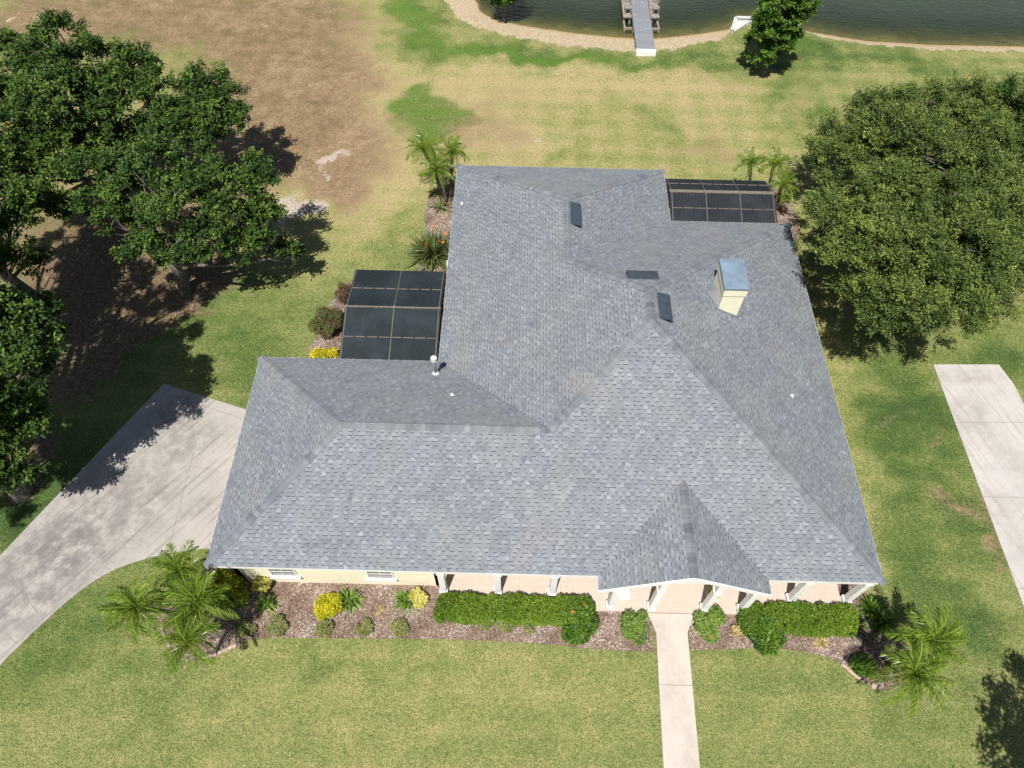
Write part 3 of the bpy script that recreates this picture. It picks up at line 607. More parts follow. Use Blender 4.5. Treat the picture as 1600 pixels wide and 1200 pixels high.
# railing stubs beside the steps, windows, doors
def window(x0, x1, z0, z1, y, face='S', grid=(2, 3)):
    """window set in a wall: frame, sill and panes"""
    m = MB(); t = .05
    def B(mb, u0, u1, d0, d1, a, b, mm_=0):
        if face == 'S': mb.box(u0, u1, y-d1, y-d0, a, b, mm_)
        elif face == 'N': mb.box(u0, u1, y+d0, y+d1, a, b, mm_)
        elif face == 'W': mb.box(y-d1, y-d0, u0, u1, a, b, mm_)
        else: mb.box(y+d0, y+d1, u0, u1, a, b, mm_)
    B(m, x0-t, x0, .003, .035, z0, z1); B(m, x1, x1+t, .003, .035, z0, z1); B(m, x0-t, x1+t, .003, .035, z1, z1+t)
    for k in range(1, grid[0]): xx = x0+(x1-x0)*k/grid[0]; B(m, xx-.012, xx+.012, .014, .026, z0, z1)
    for k in range(1, grid[1]): zz = z0+(z1-z0)*k/grid[1]; B(m, x0, x1, .0135, .0255, zz-.012, zz+.012)
    f = part(m, 'window', M['white'])
    g = MB(); B(g, x0, x1, .002, .010, z0, z1); g.build('pane', M['glass'], f)
    s = MB(); B(s, x0-.12, x1+.12, .002, .11, z0-.16, z0-.001); s.build('sill', M['white'], f)
window(1.75, 2.62, .78, 2.15, IN); window(5.28, 6.15, .78, 2.15, IN)
window(9.0, 10.4, .8, 2.2, PB); window(11.6, 13.0, .8, 2.2, PB); window(20.0, 21.6, .8, 2.2, PB)
window(2.5, 4, 1, 2.1, xB-IN, 'E'); window(7, 8.4, 1, 2.1, xB-IN, 'E'); window(9, 11, .9, 2.2, yG-IN, 'N', (3, 3)); window(16.8, 18.2, .9, 2.1, xG+IN, 'W')
m = MB(); m.box(15.8, 16.8, PB-.05, PB-.003, .161, 2.25); dr = part(m, 'front_door', M['slate']); h = MB(); h.tube([(16.7, PB-.09, 1.1), (16.7, PB-.09, 1.3)], .015); h.build('handle', M['galv'], dr)
m = MB()
m.box(IN-.04, IN-.003, 1.9, 4.5, .03, 2.3); gd = part(m, 'garage_door', M['white'])
m = MB(); m.box(IN-.04, IN-.003, 4.9, 7.3, .03, 2.3); part(m, 'garage_door', M['white'])
# downspouts
m = MB(); q = at(692, 405, 2.4); m.tube([(xG-.02+.0, 14.3, E-.05), (xG-.04, 14.3, .05)], .045, 8); m.tube([(xG-.05, 14.42, E-.05), (xG-.07, 14.42, .05)], .03, 8); part(m, 'downspout', M['pvc'])

# roof vents, pipes, flue
def off_ridge_vent(corners_px, plane, zf):
    nm = {'E': (nE, E+p_*xB, 'x'), 'BE': (nE, E+p_*xD, 'x'), 'N': (nN, E+p_*yC, 'y')}[plane]
    n_ = np.array([p_, 0, 1.]) if nm[2] == 'x' else np.array([0, p_, 1.])
    c = [cast(x, y, n_, nm[1]) for x, y in corners_px]; c = np.array(c); ctr = c.mean(0)
    nv = nm[0]; dnv = np.array([ca, 0, -sa]) if nm[2] == 'x' else np.array([0, ca, -sa]); al = np.array([0, 1., 0]) if nm[2] == 'x' else np.array([1., 0, 0])
    hl = (c@al).max()/2-(c@al).min()/2; hd = ((c@dnv).max()-(c@dnv).min())/2; ctr = al*((c@al).max()+(c@al).min())/2+dnv*((c@dnv).max()+(c@dnv).min())/2+nv*(ctr@nv)
    hd = max(.26, min(hd, .32))
    v = MB(); prof = [(-1, .015), (-.8, .045), (-.2, .085), (.45, .125), (.9, .13), (1, .115)]
    A = [[ctr+al*s*hl+dnv*t*hd+nv*h for t, h in prof] for s in (-1, 1)]
    for i in range(5): v.face([A[0][i], A[0][i+1], A[1][i+1], A[1][i]], 0)
    for s in (0, 1): v.face(A[s]+[ctr+al*(-1, 1)[s]*hl+dnv*hd*.97+nv*.012, ctr+al*(-1, 1)[s]*hl-dnv*hd+nv*.012], 0)
    v.face([A[0][5], A[1][5], ctr+al*hl+dnv*hd*.93+nv*.03, ctr-al*hl+dnv*hd*.93+nv*.03], 1)
    # nailing flange, and a black face painted for the dark open end
    fl = [ctr+al*s*(hl+.05)+dnv*t*(hd+.05)+nv*.014 for s, t in ((-1, -1), (1, -1), (1, 1), (-1, 1))]; v.face(fl, 2)
    v.face([ctr-al*(hl+.003)+dnv*t*hd*.9+nv*h for t, h in ((-.5, .02), (.95, .02), (.95, .11), (-.1, .08))], 1)
    v.build('roof_vent', [M['slate'], M['black'], M['cap']], roof)
off_ridge_vent([(890, 322), (905, 322), (907, 352), (891, 350)], 'BE', zBE)
off_ridge_vent([(978, 428), (1026, 428), (1027, 437), (981, 436)], 'N', zN)
off_ridge_vent([(1027, 462), (1043, 464), (1047, 500), (1031, 498)], 'E', zE)
def vent_pipe(x, y, zf, h, r=.035, mat='pvc'):
    z = zf(x, y); v = MB(); v.tube([(x, y, z-.05), (x, y, z+h)], r, 10); v.lathe((x, y, z), [(.10, .0), (.09, .03), (r+.012, .07), (r+.01, .08)], 12); v.face([(x+r*.8*math.cos(k*.785), y+r*.8*math.sin(k*.785), z+h+.002) for k in range(8)], 1)
    v.build('vent_pipe', [M[mat], M['black']], roof)
q = cast(707, 617, (0, p_, 1.), E+p_*yI); vent_pipe(q[0], q[1], zGN, .18)
q = cast(1237, 618, (p_, 0, 1.), E+p_*xB); vent_pipe(q[0], q[1], zE, .16)
q = cast(722, 318, (-p_, 0, 1.), E-p_*xG); vent_pipe(q[0], q[1], zW, .14, .028)
x, y = 7.298, 7.842; z = zGN(x, y); v = MB()
v.lathe((x, y, z), [(.17, -.05), (.16, .03), (.10, .10), (.075, .14)], 18, 1); v.tube([(x, y, z), (x, y, z+1.0)], .062, 14, 0)
v.lathe((x, y, z+.86), [(.062, 0), (.11, .03), (.125, .07), (.125, .10), (.08, .12), (.08, .17), (.13, .18), (.13, .22), (.10, .24), (.03, .25)], 20, 1)
v.build('flue', [M['galv'], M['pvc']], roof)

# chimney
cx0, cx1, cy0, cy1 = 18.20, 19.00, 9.76, 11.15; zb = 4.55; zt_ = E+3.88
m = MB(); m.box(cx0, cx1, cy0, cy1, zb, zt_-.12); ch = part(m, 'chimney', M['cream'])
m = MB(); m.box(cx0-.035, cx1+.035, cy0-.035, cy1+.035, zt_-.50, zt_-.12); m.build('trim', M['cream'], ch)
m = MB(); X0, X1, Y0, Y1 = cx0-.07, cx1+.07, cy0-.07, cy1+.07
m.box(X0, X1, Y0, Y1, zt_-.119, zt_-.04); a_ = ((X0+X1)/2, Y0+.42, zt_+.0); b_ = ((X0+X1)/2, Y1-.42, zt_+.0); zz = zt_-.04
m.face([(X0, Y0, zz), (X1, Y0, zz), a_]); m.face([(X1, Y0, zz), (X1, Y1, zz), b_, a_]); m.face([(X1, Y1, zz), (X0, Y1, zz), b_]); m.face([(X0, Y1, zz), (X0, Y0, zz), a_, b_]); m.build('cap', M['bluecap'], ch)
m = MB(); fz = lambda x: E+p_*(xB-x)
for (ax, ay, bx, by) in ((cx0-.03, cy0-.05, cx1+.05, cy0-.05), (cx0-.05, cy0-.05, cx0-.05, cy1+.05), (cx1+.05, cy0-.05, cx1+.05, cy1+.05)):
    m.bar((ax, ay, fz(ax)+.03), (bx, by, fz(bx)+.03), .06, .06)
m.build('flashing', M['galv'], ch)
# cricket behind the uphill side
m = MB(); xu = cx0-.55; yc_ = (cy0+cy1)/2
m.face([(cx0, cy0-.02, fz(cx0)+.02), (cx0, yc_, fz(cx0)+.24), (xu+.1, yc_, fz(xu+.1)+.03)]); m.face([(cx0, cy1+.02, fz(cx0)+.02), (xu+.1, yc_, fz(xu+.1)+.03), (cx0, yc_, fz(cx0)+.24)])
m.build('cricket', M['cap'], ch)

# ------------------------------------------------------------------ screen enclosures
def enclosure(name, label, x0, x1, ys_, zs_, vx, rows, smat, ridge_i, ridge_w, nraf):
    """ys_/zs_ roof profile from the house side outwards; vx: x of the pale bars"""
    root = empty(name, ((x0+x1)/2, ys_[0], 0), 0, label, 'screen enclosure'); off = (-(x0+x1)/2, -ys_[0], 0)
    def P(mb, nm, mt): o = mb.build(nm, mt, root); o.location = off; return o
    for i in range(len(ys_)-1):
        m = MB(); m.face([(x0, ys_[i], zs_[i]), (x1, ys_[i], zs_[i]), (x1, ys_[i+1], zs_[i+1]), (x0, ys_[i+1], zs_[i+1])]); P(m, 'roof_screen', smat)
    ye = ys_[-1]; ze = zs_[-1]
    m = MB(); m.face([(x0, ye, .1), (x1, ye, .1), (x1, ye, ze), (x0, ye, ze)]); P(m, 'wall_screen', smat)
    for xx in (x0, x1): m = MB(); m.face([(xx, ys_[0], .1)]+[(xx, ye, .1)]+[(xx, a_, b_) for a_, b_ in list(zip(ys_, zs_))[::-1]]); P(m, 'wall_screen', smat)
    fr = MB()
    for i in range(len(ys_)-1):
        for k in range(nraf+1):
            xx = x0+(x1-x0)*k/nraf; fr.bar((xx, ys_[i], zs_[i]-.05), (xx, ys_[i+1], zs_[i+1]-.05), .05, .08)
        L = 1
    for xx in (x0, x1):
        for yy in (ys_[0]+.1, (ys_[0]+ye)/2, ye): fr.box(xx-.03, xx+.03, yy-.03, yy+.03, .06, np.interp(yy, ys_, zs_) if ys_[0] < ye else 2.6)
    fr.box(x0, x1, ye-.03, ye+.03, ze-.10, ze-.01); fr.box(x0, x1, ye-.025, ye+.025, .9, .96)
    P(fr, 'frame', M['bronze'])
    for xx in vx:
        b = MB()
        for i in range(len(ys_)-1): b.bar((xx, ys_[i], zs_[i]+.012), (xx, ys_[i+1], zs_[i+1]+.012), .045, .03)
        P(b, 'pale_bar', M['barge'])
    for yy in rows:
        b = MB(); zz = np.interp(yy, ys_, zs_); n = nraf; step = (x1-x0)/n
        for k in range(n): b.bar((x0+step*k+.05, yy, zz+.010), (x0+step*(k+1)-.03, yy, zz+.010), .035, .02)
        P(b, 'cross_bar', M['beige'])
    b = MB(); b.bar((x0-.03, ys_[ridge_i], zs_[ridge_i]+.02), (x1+.03, ys_[ridge_i], zs_[ridge_i]+.02), ridge_w, .05)
    for xx in vx: b.box(xx-.05, xx+.05, ys_[ridge_i]-.05, ys_[ridge_i]+.05, zs_[ridge_i]+.03, zs_[ridge_i]+.055)
    P(b, 'ridge_beam', M['beige'])
    f = MB(); f.box(x0+.04, x1-.04, ys_[0]+.02, ye-.04, -.05, .09); P(f, 'patio_floor', M['deck_dark'])
    return root, off
ea, off = enclosure('screen_enclosure', 'dark screened patio enclosure beside the garage wing, left of the main roof', 3.22, 7.20, [8.50, 11.22, 13.72], [2.62, 3.18, 2.72], (3.26, 5.26, 7.15), (9.85, 12.45), M['screenW'], 1, .06, 8)
f = MB(); f.box(3.6, 6.2, 8.9, 11.2, .091, .12); o = f.build('pool', M['pool'], ea); o.location = off
enclosure('screen_enclosure', 'dark screened lanai with a pale beam behind the chimney side of the house', 17.66, 22.62, [17.05, 18.82, 20.30], [2.68, 3.18, 2.66], (17.72, 19.35, 20.98, 22.56), (17.95, 19.75), M['screenE'], 1, .17, 9)

# ------------------------------------------------------------------ dock, sea wall
d0 = at(996, 80, .0); X0d, X1d = 17.74, 18.94; y0d = 35.35
dock = empty('dock', (18.34, y0d, 0), 0, 'grey boarded dock with side benches reaching into the lake', 'dock'); offd = (-18.34, -y0d, 0)
def dp(mb, nm, mt): o = mb.build(nm, mt, dock); o.location = offd; return o
m = MB(); m.box(X0d, X1d, y0d+.33, 47, .06, .12); dp(m, 'deck', M['dock'])
m = MB(); m.box(X0d-.02, X1d+.02, y0d-.03, y0d+.32, -.3, .115); dp(m, 'concrete_sill', M['white'])
m = MB()
for yy in np.arange(36.6, 47, 1.9):
    for xx in (X0d+.05, X1d-.05): m.box(xx-.07, xx+.07, yy-.07, yy+.07, -2.9, .058)
for xx in (X0d+.04, X1d-.04): m.box(xx-.04, xx+.04, y0d+.33, 46.8, -.12, .057)
dp(m, 'pile', M['wood'])
for s in (-1, 1):
    xa = X0d-.62 if s < 0 else X1d+.05; xb = xa+.57; yb = 39.4
    m = MB(); m.box(xa, xb, yb, 47, .02, .075)
    for k in range(14): yy = yb+.02+k*.5; m.box(xa, xb, yy, yy+.44, .076, .10)
    for yy in (yb+.08, yb+3, yb+6): m.box(xa+.03, xa+.15, yy, yy+.12, -2.9, .019); m.box(xb-.15, xb-.03, yy, yy+.12, -2.9, .019)
    m.box(xa, xb, yb-.9, yb-.78, -.28, -.16); m.box(xa+.03 if s < 0 else xb-.13, xa+.13 if s < 0 else xb-.03, yb-.9, yb, -.28, -.16); m.box(xa+.03 if s < 0 else xb-.13, xa+.13 if s < 0 else xb-.03, yb-.92, yb-.8, -2.9, -.155)
    dp(m, 'side_platform', M['wood'])
    m = MB()
    for k in range(4): m.box(xa+.08, xb-.03, yb+.32+k*.11, yb+.32+k*.11+.09, .48, .52)
    for xx in (xa+.1, xb-.12): m.box(xx, xx+.08, yb+.35, yb+.43, .10, .479); m.box(xx, xx+.08, yb+.66, yb+.74, .10, .479); 
    for z_ in (.62, .78): m.box(xa+.08, xb-.03, yb+.84, yb+.88, z_, z_+.11)
    dp(m, 'bench', M['wood'])
sw = MB(); S_ = [at(1143, 52, -.1), at(1150, 28, .12), at(1250, 31, .12), at(1244, 52, -.1)]
for a_, b_ in zip(S_[:-1], S_[1:]): sw.bar((a_[0], a_[1], -.70), (b_[0], b_[1], -.70), .10, 1.7)
for a_, b_ in zip(S_[:-1], S_[1:]): sw.bar((a_[0], a_[1], .175), (b_[0], b_[1], .175), .22, .05)
ap = [at(1143, 53, -.12), at(1149, 29, -.12), at(1186, 30, -.12), at(1166, 38, -.12)]; sw.prism([(q[0], q[1]) for q in ap], -.5, -.06)
tag(sw.build('sea_wall', M['pvc']), 'white three sided sea wall at the lake edge behind the shore tree', 'retaining wall')

# ------------------------------------------------------------------ foliage makers
def rand_dirs(n, zmin=-1.):
    z = RNG.uniform(zmin, 1, n); a = RNG.uniform(0, 2*np.pi, n); r = np.sqrt(1-z*z); return np.stack([r*np.cos(a), r*np.sin(a), z], 1)
def leaf_quads(C, D, L, W, curl=.25):
    """leaf cards at C growing along D; random roll"""
    n = len(C); D = D/np.linalg.norm(D, axis=1, keepdims=True)
    Nn = D*.45+np.array([0, 0, .75])+RNG.normal(size=(n, 3))*.55; Nn /= np.linalg.norm(Nn, axis=1, keepdims=True)
    D = D-Nn*(D*Nn).sum(1, keepdims=True)+RNG.normal(size=(n, 3))*.08; D /= np.linalg.norm(D, axis=1, keepdims=True); S = np.cross(D, Nn); S /= np.linalg.norm(S, axis=1, keepdims=True)+1e-9
    L = L[:, None]; W = W[:, None]
    return np.stack([C, C+D*L*.5+S*W*.5, C+D*L, C+D*L*.5-S*W*.5], 1)
def lobes_crown(lobes, twigs_per_m2=9, leaves=34, L=.15, spread=.20, zmin=-.15, fill=.16, spray=1.5):
    """lobes: (x,y,z,r,flat). Every lobe carries sub-clumps, every clump a tuft of twigs, every twig its leaves"""
    CC, DD, TT = [], [], []
    for (x, y, z, r, fl) in lobes:
        ns = int(9*r*r)+5; ds_ = rand_dirs(ns, zmin); cs = np.array([x, y, z])+ds_*(r*RNG.uniform(.55, .92, ns))[:, None]*np.array([1, 1, fl]); rs = RNG.uniform(.22, .46, ns)*r**.5
        n = int(4*np.pi*r*r*twigs_per_m2*.5)+6; w_ = RNG.integers(0, ns, n); d = rand_dirs(n, -.25); d = d+ds_[w_]*.7; d /= np.linalg.norm(d, axis=1, keepdims=True)
        rr = rs[w_]*(1-np.abs(RNG.normal(0, fill, n))).clip(.3, 1.1)
        c = cs[w_]+d*rr[:, None]; bt = np.clip(RNG.normal(.5, .13, n)+RNG.normal(0, .14, ns)[w_], 0, 1)
        k = RNG.integers(int(leaves*.5), int(leaves*1.5), n); idx = np.repeat(np.arange(n), k); m = len(idx)
        ax = d[idx]; t = RNG.uniform(-1, 1, m)
        off = ax*(t*spread*spray)[:, None]+RNG.normal(size=(m, 3))*(spread*.42*(1.15-t*.45))[:, None]*np.array([1, 1, .6])
        dd = ax*.8+RNG.normal(size=(m, 3))*.65; dd[:, 2] += .1
        CC.append(c[idx]+off); DD.append(dd); TT.append(np.clip(bt[idx]+RNG.normal(0, .15, m)+t*.17, 0, 1))
    C = np.concatenate(CC); D = np.concatenate(DD); T = np.concatenate(TT); n = len(C)
    return leaf_quads(C, D, RNG.uniform(.7, 1.25, n)*L, RNG.uniform(.45, .7, n)*L), T
def limb(mb, a, b, r0, r1, sag=.15, seg=7):
    a = np.array(a, float); b = np.array(b, float); L = np.linalg.norm(b-a); pts = []; rr = []
    k1 = RNG.normal(size=3)*L*.07
    for i in range(seg):
        t = i/(seg-1); p = a+(b-a)*t; p = p+k1*math.sin(t*math.pi)+np.array([0, 0, sag*L])*math.sin(t*math.pi)*.6; pts.append(p); rr.append(r0*(1-t)+r1*t)
    mb.tube(pts, rr, 7); return pts
def tree(name, label, base, lobes, trunk_r, fork, mat, cat='tree', group=None, trunk2=None, **kw):
    base = np.array(base, float); root = empty(name, tuple(base), 0, label, cat, group); off = tuple(-base)
    V, T = lobes_crown(lobes, **kw); o = link('crown', quad_mesh('crown', V, T, M[mat]), root, off)
    mb = MB(); fk = np.array(fork, float)
    b0 = base-np.array([0, 0, .2]); mid = base*.55+fk*.45+RNG.normal(size=3)*.08
    mb.tube([b0, base+np.array([0, 0, .15]), mid, fk], [trunk_r*1.5, trunk_r*1.15, trunk_r*.95, trunk_r*.8], 10)
    for lb in lobes:
        c = np.array(lb[:3]); e = c+np.array([0, 0, .1*lb[3]])
        pts = limb(mb, fk-(fk-base)*RNG.uniform(0, .3), e, trunk_r*RNG.uniform(.38, .5), .025, .08)
        for j in range(5):
            d = rand_dirs(1, -.2)[0]; limb(mb, pts[RNG.integers(3, 7)], c+d*lb[3]*.92*np.array([1, 1, lb[4]]), trunk_r*.16, .008, .03, 5)
    o = mb.build('trunk', M['bark'], root); o.location = off
    return root
def L(px, py, h, r, fl=.75): q = at(px, py, h); return (q[0], q[1], q[2], r, fl)

# ---- big oaks on the left
tree('oak_tree', 'leafy dark green oak with a visible leaning trunk nearest the screened patio', at(290, 452), [
  L(250, 395, 3.4, .95), L(215, 310, 4.6, 1.25), L(280, 330, 5.2, 1.4), L(345, 300, 5.2, 1.3), L(402, 280, 4.9, .95), L(418, 345, 3.9, .85), L(385, 385, 3.2, .85), L(320, 375, 4.2, 1.1), L(215, 385, 3.2, .75), L(250, 265, 5.8, 1.2), L(140, 275, 5.0, 1.1), L(395, 330, 4.2, .85), L(448, 400, 2.1, .6), L(180, 345, 3.8, .9)],
  .26, at(262, 398, 3.0), 'oak', group='oaks on the left of the lawn', twigs_per_m2=13)
tree('oak_tree', 'large dark oak at the upper left whose crown reaches farthest into the open brown lawn', at(190, 345), [
  L(95, 55, 6.6, 1.05), L(70, 100, 6.6, 1.35), L(140, 105, 6.6, 1.4), L(85, 160, 6.4, 1.5), L(30, 130, 6.2, 1.2), L(205, 110, 6.2, 1.15), L(240, 150, 5.6, 1.05), L(160, 175, 5.6, 1.3), L(320, 130, 5.2, .95), L(335, 180, 4.8, 1.15), L(365, 185, 4.6, .7), L(285, 190, 4.8, 1.0), L(330, 225, 4.2, .85), L(215, 215, 4.4, 1.0), L(110, 225, 4.8, 1.3), L(50, 235, 4.8, 1.2), L(5, 75, 6.4, .8), L(260, 205, 4.9, 1.1), L(180, 140, 6, 1.2), L(310, 165, 5, 1.0), L(15, 170, 6, 1.2), L(95, 195, 5.6, 1.2), L(160, 240, 4.4, 1.0), L(350, 145, 4.9, .7), L(75, 285, 4.6, 1.15), L(55, 325, 4.4, .9), L(125, 325, 4.0, .9), L(20, 270, 5.2, 1.2)],
  .34, at(175, 250, 3.3), 'oak', group='oaks on the left of the lawn', twigs_per_m2=14)
tree('oak_tree', 'dark oak at the left edge just below the large upper left oak', at(75, 480), [
  L(5, 200, 6.0, 1.2), L(-40, 260, 6, 1.5), L(15, 320, 5.8, 1.0), L(25, 365, 5.2, .95), L(-40, 380, 6, 1.4), L(-60, 320, 6.4, 1.5), L(62, 412, 3.4, .42), L(10, 420, 4.5, .8), L(-90, 430, 6, 1.5)],
  .28, at(-5, 420, 3.2), 'oak', group='oaks on the left of the lawn', twigs_per_m2=14)
tree('oak_tree', 'tall oak at the left edge that shades the far corner of the driveway', at(35, 770), [
  L(35, 530, 8.2, .95), L(45, 575, 7.8, .9), L(5, 560, 8.2, 1.0), L(25, 610, 6.2, .9), L(10, 645, 5.4, 1.1), L(45, 650, 5.0, .8), L(15, 690, 4.6, .9), L(60, 500, 6.5, .9), L(70, 545, 6.2, .7), L(0, 500, 7, 1.2), L(-75, 590, 8.2, 1.3), L(-70, 520, 8.6, 1.5), L(-150, 640, 8, 1.3), L(-20, 480, 8.2, 1.1), L(-110, 460, 8.6, 1.5), L(-190, 560, 9, 1.7), L(-40, 740, 4.2, .9), L(25, 735, 3.8, .6)],
  .36, at(-50, 680, 4), 'oak', group='oaks on the left of the lawn', twigs_per_m2=14)
# ---- live oaks on the right
def dome(cx, cy, rx, ry, h0, h1, step, r0, r1):
    """lobes over an elliptical crown seen at (cx, cy): low at the rim, high in the middle"""
    out = []; row = 0; y = -1.
    while y <= 1.:
        x = -1.+(row % 2)*.5*step/rx
        while x <= 1.:
            jx, jy = x+RNG.normal(0, .28)*step/rx*.5, y+RNG.normal(0, .28)*step/ry*.5; d = jx*jx+jy*jy
            if d < 1.02 and (cy+jy*ry-425) < .80*(cx+jx*rx-1275): out.append(L(cx+jx*rx, cy+jy*ry, h0+(h1-h0)*math.sqrt(max(0, 1-d))+RNG.normal(0, .55), RNG.uniform(r0, r1)*RNG.choice([.7, .95, 1.1]), .8))
            x += step/rx
        y += step*.86/ry; row += 1
    for k in range(14):
        a_ = k*2.4; q = .62*math.sqrt((k+.5)/14); out.append(L(cx+rx*q*math.cos(a_), cy+ry*q*math.sin(a_), h0+.18*(h1-h0), 1.3, .7))
    return out
KW = dict(twigs_per_m2=17, leaves=42, L=.10, spread=.20, spray=2.1)
def gb(cx, cy, h): q = at(cx, cy, h); return (q[0], q[1], 0)
q = gb(1450, 370, 4.2); tree('live_oak_tree', 'broad bright green spreading tree beside the right side of the house', q, dome(1458, 362, 188, 158, 3.0, 6.0, 54, .95, 1.35), .34, (q[0], q[1], 2.2), 'liveoak', group='spreading trees on the right', **KW)
q = gb(1440, 200, 4.2); tree('live_oak_tree', 'spreading green tree at the upper right whose crown reaches up towards the lake', q, dome(1455, 212, 180, 98, 2.6, 5.0, 54, .85, 1.2), .32, (q[0], q[1], 2.2), 'liveoak', group='spreading trees on the right', **KW)
q = gb(1640, 230, 4.2); tree('live_oak_tree', 'darker tree cut off by the right edge beside the two spreading trees', q, dome(1650, 235, 105, 125, 3.0, 5.2, 66, 1.0, 1.3), .32, (q[0], q[1], 2.2), 'oak', group='spreading trees on the right', **KW)
# ---- shore trees
q = at(1192, 118); tree('shore_tree', 'upright bright green tree with pale stems on the lawn near the lake', (q[0], q[1], -.1), [(q[0]-.15+dx, q[1]+dy, z, r, 1.0) for dx, dy, z, r in ((-.2, 0, 1.5, .7), (.35, .0, 1.9, .8), (-.5, .1, 2.2, .85), (.45, .0, 2.7, .95), (-.2, .1, 3.0, 1.0), (.55, .1, 3.6, 1.0), (-.1, .1, 3.9, 1.0), (.8, .1, 4.4, .95), (.1, .2, 4.9, 1.0), (1.15, .2, 3.9, .6), (.6, .2, 5.6, .95), (-.2, .2, 5.9, .9))],
     .13, (q[0]+.05, q[1], 1.2), 'magnolia', twigs_per_m2=16, leaves=34, L=.17, spread=.17, spray=1.0)
q = at(1172, 112); tree('shrub', 'small yellowish bush at the foot of the tree near the lake', (q[0], q[1], -.1), [(q[0], q[1], .75, .42, .8), (q[0]+.3, q[1], .9, .35, .8)], .03, (q[0], q[1], .3), 'lime', cat='shrub', twigs_per_m2=14, leaves=22, L=.13, spread=.13)
q = at(788, 32, -.3); tree('shore_tree', 'small green tree at the sandy left bank of the lake', (q[0], q[1], -.35), [(q[0]-.15, q[1], .9, .6, .9), (q[0]+.1, q[1]+.1, 1.5, .8, .9), (q[0]-.35, q[1], 2.1, .85, .9), (q[0]+.35, q[1]+.1, 2.4, .8, .9), (q[0]+.0, q[1]+.1, 3.1, .85, .9)], .07, (q[0], q[1], .5), 'magnolia', twigs_per_m2=16, leaves=30, L=.15, spread=.17)
# ---- tree just outside the frame whose shadow falls on the lower right lawn
tree('oak_tree', 'oak beyond the lower right corner, seen only by its shadow on the lawn', (30.5, -9.5, 0), [(26.3, -6.9, 7.6, .7, .8), (27.5, -6.9, 8.2, 1.0, .8), (26.1, -8.4, 7.8, .8, .8), (27.3, -8.4, 8, 1.0, .8), (28.6, -8.6, 9, 1.7, .8), (30.4, -8.4, 8.6, 1.7, .8), (29.6, -10.5, 9.4, 1.9, .8), (27.2, -9.6, 8.2, 1.2, .8), (29.2, -6.4, 7.6, 1.0, .8)], .34, (30, -9.2, 4.2), 'oak', leaves=26)

def SH(px, py, h, r): q = at(px, py, 0)+SUN/SUN[2]*h; return (q[0], q[1], q[2], r, .8)
SHL = [SH(120, 470, 11, 1.3), SH(185, 500, 12, 1.4), SH(245, 480, 12, 1.1), SH(90, 540, 12, 1.5), SH(160, 580, 12, 1.4), SH(235, 545, 12.5, 1.2), SH(285, 520, 12, .8), SH(60, 620, 12, 1.5), SH(130, 650, 12, 1.2), SH(190, 605, 12, .7), SH(40, 700, 12, 1.4), SH(90, 720, 11.5, 1.0), SH(20, 770, 12, 1.2), SH(75, 395, 11, 1.2), SH(300, 470, 11.5, .8), SH(275, 590, 12.5, .7), SH(200, 440, 11, 1.0), SH(30, 560, 12, 1.3), SH(100, 640, 12, 1.2), SH(130, 420, 11, 1.1)]
ctr = np.mean([q[:2] for q in SHL], 0)
tree('oak_tree', 'tall oak beyond the left edge, seen only by its shadow beside the driveway', (ctr[0], ctr[1], 0), SHL, .4, (ctr[0], ctr[1], 7.5), 'oak', group='oaks on the left of the lawn', leaves=30, twigs_per_m2=11)

# ------------------------------------------------------------------ hedges and shrubs
def hedge(name, label, x0, x1, y0, y1, h, mat, n, rr=.35):
    root = empty(name, ((x0+x1)/2, (y0+y1)/2, 0), 0, label, 'hedge', 'clipped hedges along the porch'); off = (-(x0+x1)/2, -(y0+y1)/2, 0)
    P = []
    while len(P) < n:
        m = 4000; q = np.stack([RNG.uniform(x0, x1, m), RNG.uniform(y0, y1, m), RNG.uniform(.05, h, m)], 1)
        cx = np.clip(q[:, 0], x0+rr, x1-rr); cy = np.clip(q[:, 1], y0+rr, y1-rr); cz = np.clip(q[:, 2], 0, h-.22)
        d = np.sqrt(((q[:, 0]-cx)/rr)**2+((q[:, 1]-cy)/rr)**2+((q[:, 2]-cz)/.22)**2)
        lum = 1+.14*np.sin(q[:, 0]*3.1+q[:, 1]*2)+.12*np.sin(q[:, 0]*7.3+q[:, 1]*6)+.10*np.sin(q[:, 0]*13)
        P += list(q[(d < lum) & ((d > .55*lum) | (RNG.random(m) < .12))])
    P = np.array(P[:n]); ctr = np.array([(x0+x1)/2, (y0+y1)/2, 0])
    cx = np.clip(P[:, 0], x0+rr, x1-rr); cy = np.clip(P[:, 1], y0+rr, y1-rr)
    D = np.stack([P[:, 0]-cx, P[:, 1]-cy, np.full(n, .25)], 1)+RNG.normal(size=(n, 3))*.22
    pt = .55+.2*np.sin(P[:, 0]*1.7+1)*np.sin(P[:, 0]*.6)
    V = leaf_quads(P, D, RNG.uniform(.06, .11, n), RNG.uniform(.035, .06, n)); link('foliage', quad_mesh('foliage', V, np.clip(pt+RNG.normal(0, .22, n), 0, 1), M[mat]), root, off)
    s = MB()
    for k in range(int((x1-x0)/.4)): xx = x0+.25+k*.4; s.tube([(xx, (y0+y1)/2, -.05), (xx+.03, (y0+y1)/2, h*.4), (xx-.04, (y0+y1)/2+.04, h*.75)], [.025, .018, .008], 5)
    o = s.build('stems', M['bark'], root); o.location = off
a0 = at(680, 955, .3); a1 = at(942, 925, .7)
hedge('hedge', 'long clipped green hedge in front of the porch left of the entry', 7.75, 13.50, -.98, -.06, .82, 'hedge', 26000)
hedge('hedge', 'shorter clipped green hedge in front of the porch right of the entry', 18.80, 22.95, -1.12, -.10, .82, 'hedge', 19000)

